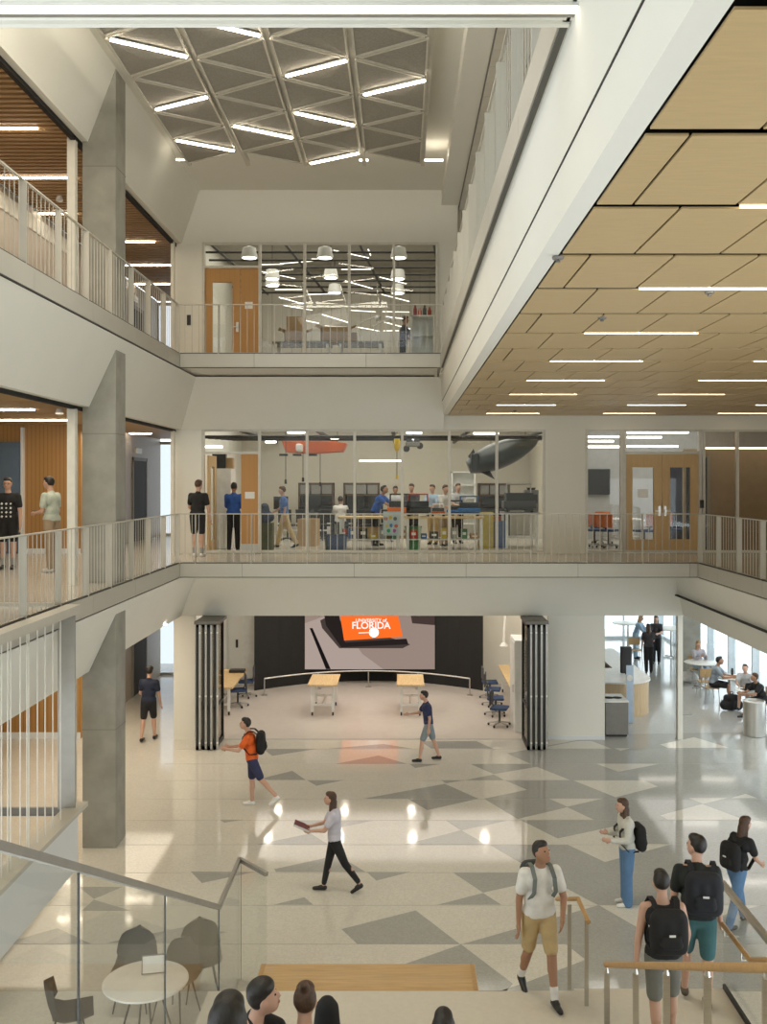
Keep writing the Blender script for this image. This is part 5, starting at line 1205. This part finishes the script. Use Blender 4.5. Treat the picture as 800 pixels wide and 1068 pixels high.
dr = empty('model_drone', (X(431,26.5),26.5,2.6), label='small grey drone hanging near the middle of the lab ceiling', cat='drone')
B().rbox(X(423,26.5),X(438,26.5),26.4,26.7,Z(466,26.5),Z(461,26.5),.03).done('body', GREYC, dr)
for px, py in ((424,468),(438,465),(427,460),(435,459)): B().cyl((X(px,26.5),26.45,Z(py,26.5)),(X(px,26.5),26.6,Z(py,26.5)),.09,.09,12).done('rotor', GREYD, dr)
B().cyl((X(431,26.5),26.55,Z(461,26.5)),(X(431,26.5),26.55,4.2),.008,.008,6).done('hanger', BLACKM, dr)
# ceiling services of the lab
def pipes(label, lines, m, r0, cat, name='service_pipe'):
    for i, (p_, q_) in enumerate(lines):
        o = B().cyl(p_, q_, r0, r0, 8).done(name, m, label=label % ORD[i], cat=cat)
pipes('dark pipe running across the middle lab ceiling, %s from the glazing', [((-5.3,24.9+.95*i,2.92+.03*i),(4.3,24.9+.95*i,2.92+.03*i)) for i in range(7)], BLACKM, .035, 'pipe')
pipes('dark duct running in depth under the middle lab ceiling, %s from the left', [((-4.2+2.0*i,24.4,3.12),(-4.2+2.0*i,32.9,3.12)) for i in range(5)], BLACKM, .06, 'duct', 'air_duct')
lit = ((277,288,462,25.6),(300,318,452,27),(352,362,449,27),(345,353,458,26.5),(375,420,481.5,30.8),(424,440,452.5,27),(425,432,459,27.5),(494,520,453,27),(500,508,458,28),(516,528,449,26),(214,232,467,25.5))
for i, (a, c_, y_, Y) in enumerate(lit):
    B().box(X(a,Y),X(c_,Y),Y-.04,Y+.04,Z(y_,Y),Z(y_,Y)+.05).done('linear_light', LEDN, cat='light', label='linear light fixture inside the middle lab, %s from the left' % ORD[[1,2,4,3,5,6,7,8,9,10,0][i]])
for i,(px,Y,z1) in enumerate(((298,26,Z(500,26)),(316,27,Z(498,27)),(414,26.4,Z(495,26.4)),(334,28.5,Z(503,28.5)))):
    c_ = empty('cord_reel', (X(px,Y),Y,4.1), label='cord drop hanging from the middle lab ceiling, %s' % ('leftmost','second','at the yellow reel','beside the hutch')[i], cat='cord')
    B().cyl((X(px,Y),Y,z1),(X(px,Y),Y,4.15),.010,.010,6).done('cord', BLACKM, c_); B().cyl((X(px,Y),Y,z1-.12),(X(px,Y),Y,z1),.035,.03,8).done('plug', BLACKM if i != 2 else C('yellow_plug',(.6,.4,.03),.5), c_)
B().ell((X(414,26.4),26.4,Z(462,26.4)),(.09,.07,.24)).done('hose_reel', C('yellow_plug',(0,0,0)), smooth=True, label='yellow hose reel hanging under the middle lab ceiling', cat='reel')
# ---- top level lab contents
pipes('black ceiling rail running across the top lab, %s from the glazing', [((-5.2,24.6+.9*i,7.78+.0*i),(1.3,24.6+.9*i,7.78)) for i in range(8)], BLACKM, .03, 'pipe')
pipes('black ceiling rail running in depth in the top lab, %s from the left', [((-4.9+1.9*i,24.4,7.84),(-4.3+1.9*i,31.5,7.84)) for i in range(4)], BLACKM, .035, 'pipe')
lit3 = [(272,293,276,271),(292,325,275,268),(325,342,270,266.5),(348,384,261,264.5),(384,386,260,262),(272,306,283,287),(287,313,302,298),(291,316,310,314),(296,324,318.5,320.5),(303,331,331,334),(321,348,307,303),(336,362,328,333),(339,360,340,338),(356,388,281,277),(360,388,293,297),(364,391,323.5,322),(372,395,341,342.5),(396,424,289,292),(398,427,307,311),(399,427,325,322.5),(401,428,336,340),(400,425,345,342),(402,420,330,329)]
for i, (a, c_, ya, yb) in enumerate(lit3):
    Y = 25.2+ (i*37 % 11)*.45
    za = Z(ya,Y); zb = Z(yb,Y)
    if za > 8.5: continue
    B().bar((X(a,Y),Y,za),(X(c_,Y),Y+.5,zb),.022,.014).done('linear_light', LEDT, cat='light', group='tilted lights of the top lab', label='thin tilted linear light scattered in the air inside the top lab')
for i,(px,py,Y) in enumerate(((260,269,25.5),(339,269,25.5),(416,269,25.5),(284,298,29),(345,290,28),(349,305.5,30),(415,291,28),(415,306,30),(284,291,28))):
    Y_ = Y; z = Z(py,Y_)
    r = empty('pendant_light', (X(px,Y_),Y_,z), label='white dome pendant light in the top lab, %s' % ('front row left','front row middle','front row right','back row left','middle row centre','back row centre','middle row right','back row right','middle row left')[i], cat='light')
    B().lathe((0,0,0),[(.22,0),(.215,.05),(.17,.26),(.06,.30)],20).done('shade', WHM, r, world=False, smooth=True); B().cyl((0,0,-.004),(0,0,.0),.18,.18,16).done('lens', emis('pendant_lens_%d'%i,(1,.93,.8),8), r, world=False); B().cyl((0,0,.3),(0,0,max(.35,8.6-z)),.01,.01,6).done('stem', BLACKM, r, world=False)
def onl3(py, Y): return Z(py, Y)
lab_table('grey bench behind the top level glazing, left', X(285,25.5),X(345,25.5),25.3,26.2,.85,GREYC,L3)
lab_table('grey bench behind the top level glazing, right', X(352,25.5),X(400,25.5),25.3,26.2,.85,GREYC,L3)
cbox('open cardboard box stack on the left bench of the top lab', X(308,25.6), 25.6, L3+.85, .55,.5,.30, open_=True)
cbox('cardboard box standing behind the open box in the top lab', X(308,26.1), 26.05, L3+.85, .45,.3,.75)
cbox('wide open cardboard box on the right bench of the top lab', X(350,25.7), 25.75, L3+.85, .75,.5,.42, open_=True)
cbox('low cardboard tray at the right bench of the top lab', X(362,25.9), 25.9, L3+.85, .5,.4,.30)
sh3 = shelfunit('white open shelf with tools at the right of the top lab', X(428,25.6),X(453,25.6),25.4,L3,L3+1.55,3,WHM)
for i,(px,c_,hh) in enumerate(((433,(.25,.03,.03),.3),(438,(.5,.06,.04),.22),(443,(.03,.03,.03),.3),(448,(.35,.05,.03),.24))):
    B().lathe((X(px,25.6),25.6,L3+1.55),[(.05,0),(.055,hh*.6),(.03,hh*.8),(.03,hh)],12).done('jar', C('jar_%d'%i,c_,.4), smooth=True, cat='jar', label='jar on top of the white shelf in the top lab, %s from the left' % ORD[i])
p = person('person in dark clothes behind the top level glazing near the white shelf', (X(420,26.2),26.2,L3), 100, 1.7, top=CHAR, bottom=BLK, bstyle='trousers', hairm=HAIRB, skin=SKIN2, det=.022, arms=((30,6,50),(30,6,50)))
def easel(label, x, y, z):
    r = empty('desk_lamp', (x,y,z), label=label, cat='lamp')
    B().cyl((0,0,0),(0,0,.03),.1,.1,14).done('base', WHM, r, world=False); B().tube([(0,0,.03),(-.15,0,.5),(.35,0,.72)], .015, 8).done('arm', WHM, r, world=False); B().cyl((.35,0,.72),(.43,-.05,.64),.03,.09,12).done('shade', WHM, r, world=False)
easel('white jointed desk lamp at the right of the top lab benches', X(378,25.7), 25.7, L3+.85)
easel('white jointed desk lamp near the person in the top lab', X(395,25.9), 25.9, L3+.85)
# ---- meeting room behind the double doors
bl_ = empty('wall_screen', (5.3,29.9,1.3), label='dark wall screen glimpsed through the narrow window left of the double door', cat='screen')
B().rbox(X(612,29.8),X(637,29.8),29.85,29.95,Z(516,29.8),Z(489,29.8),.02).done('display', mat('dark_display',(.03,.035,.04),.3), bl_)
B().rbox(X(612,29.8)+.05,X(637,29.8)-.05,29.84,29.85,Z(515,29.8),Z(490,29.8),.004).done('bezel', BLACKM, bl_)
lab_table('white meeting table behind the narrow window', X(632,26.5),X(672,26.5),26.4,27.6,.75,WHT)
mc = task_chair(); mc['label'] = 'orange and black office chair seen through the left door glass'; mc.location = (X(672,25.8),25.8,0); mc.rotation_euler.z = -1.2; mc['group'] = 'meeting room chairs'
for k_ in kids(mc):
    if k_.name.startswith('backrest'): k_.data = k_.data.copy(); k_.data.materials[0] = C('orange_mesh',(.55,.15,.04))
cache(mc)
for i,(px,Y,rz) in enumerate(((620,26.2,.3),(634,26.0,2.6),(628,28.0,3.0),(708,26.4,1.2))):
    c_ = copytree(mc, (X(px,Y),Y,0), rz, ('office chair at the left inside the narrow window','office chair nearest the glass inside the narrow window','office chair behind the meeting table','office chair seen through the right door glass')[i])
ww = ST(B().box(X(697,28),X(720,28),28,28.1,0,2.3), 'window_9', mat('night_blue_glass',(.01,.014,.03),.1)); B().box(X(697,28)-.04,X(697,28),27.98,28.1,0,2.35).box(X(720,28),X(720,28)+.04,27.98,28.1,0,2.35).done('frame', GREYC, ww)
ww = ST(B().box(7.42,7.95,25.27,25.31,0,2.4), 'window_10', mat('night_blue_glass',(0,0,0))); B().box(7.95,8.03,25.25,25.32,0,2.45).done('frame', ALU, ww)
for i,(a,c_,y_,Y) in enumerate(((612,646,456.5,27),(612,640,461,28.5),(612,646,467,26),(654,718,452,26),(654,690,457,27.5),(654,707,466.5,26),(735,800,468.5,26.5))):
    B().box(X(a,Y),X(c_,Y),Y-.04,Y+.04,Z(y_,Y),Z(y_,Y)+.05).done('linear_light', LEDN, cat='light', label='linear light inside the meeting rooms at right, %s' % ORD[i])
# ================================================================ camera, light, settings
cam = bpy.data.cameras.new('camera'); co = bpy.data.objects.new('camera', cam); COL.objects.link(co)
co.location = (0,0,EZ); co.rotation_euler = (PI/2,0,0)
cam.sensor_fit = 'VERTICAL'; cam.sensor_height = 36.0; cam.lens = 36.0*F/1068.0
cam.shift_x = -(CX-400)/1068.0; cam.shift_y = -(534-CY)/1068.0*1.0
cam.clip_end = 300; cam.clip_start = .05
S.camera = co
wd = bpy.data.worlds.new('daylight'); S.world = wd; wd.use_nodes = True
bg = wd.node_tree.nodes['Background']; bg.inputs[0].default_value = (.86,.94,1.0,1); bg.inputs[1].default_value = 2.6
def area(name, loc, rot, sx, sy, e, col=(1,.93,.82), portal=False):
    l = bpy.data.lights.new(name, 'AREA'); l.shape = 'RECTANGLE'; l.size = sx; l.size_y = sy; l.energy = e; l.color = col
    if portal: l.cycles.is_portal = True
    o = bpy.data.objects.new(name, l); COL.objects.link(o); o.location = loc; o.rotation_euler = rot; return o
area('roof_fill', (-2.3,12.3,8.6), (math.radians(28),0,0), 3.6, 1.4, 300, (1,.91,.75))  # unseen light panel added, tilted to brighten the far end
area('roof_fill_near', (-3.2,7,8.6), (0,math.radians(-12),0), 2.0, 3.5, 70, (1,.92,.76))  # second unseen panel, added for more light over the near half
area('side_daylight_fill', (11.8,3.0,.2), (math.radians(88),0,math.radians(58)), 6, 3.5, 190, (.86,.94,1))  # added area light standing in for window daylight from the right
area('corridor_fill_top', (-6.7,18,7.6), (0,0,0), 1.6, 12, 110, (1,.86,.66))  # unseen light added below the top slats, besides the modelled strips
area('corridor_fill_middle', (-6.9,20,3.0), (0,0,0), 1.8, 12, 170, (1,.86,.66))  # extra unseen light lifting the middle level corridor
area('corridor_fill_ground', (-6.9,20,-1.5), (0,0,0), 1.8, 12, 170, (1,.86,.66))  # unseen light added so the ground corridor is less dark
area('lab_fill_middle', (-.5,28,4.1), (0,0,0), 8, 6, 430, (1,.92,.78))  # hidden area light added to brighten the middle lab
area('lab_fill_top', (-2,27.5,8.5), (0,0,0), 6, 5, 150, (1,.92,.78))  # same kind of added hidden light for the top lab
area('room_fill_right', (7.5,27.5,4.0), (0,0,0), 5, 3, 110, (1,.95,.88))  # hidden light added inside the rooms at right
area('room_fill_glazed_corner', (9.2,24.7,4.0), (0,0,0), 4, .8, 45, (1,.92,.8))  # light added to brighten the tan wall behind the corner glass
area('theatre_fill', (-.3,27.2,-.9), (0,0,0), 8, 4.5, 170, (1,.93,.86))  # unseen ambient light added on top of the theatre downlights
area('cafe_fill', (8.5,24,-1.5), (0,0,0), 3, 10, 110, (1,.97,.92))  # unseen ambient light added over the cafe, besides its linear lights
S.view_settings.view_transform = 'Standard'; S.view_settings.look = 'None'; S.view_settings.gamma = 1; S.view_settings.exposure = 0.07
S.view_settings.use_curve_mapping = False
c = S.cycles; c.max_bounces = 10; c.diffuse_bounces = 5; c.glossy_bounces = 4; c.transparent_max_bounces = 24; c.transmission_bounces = 6
c.use_denoising = True; c.sample_clamp_indirect = 6; c.caustics_reflective = False; c.caustics_refractive = False
try: c.denoiser = 'OPENIMAGEDENOISE'
except Exception: pass
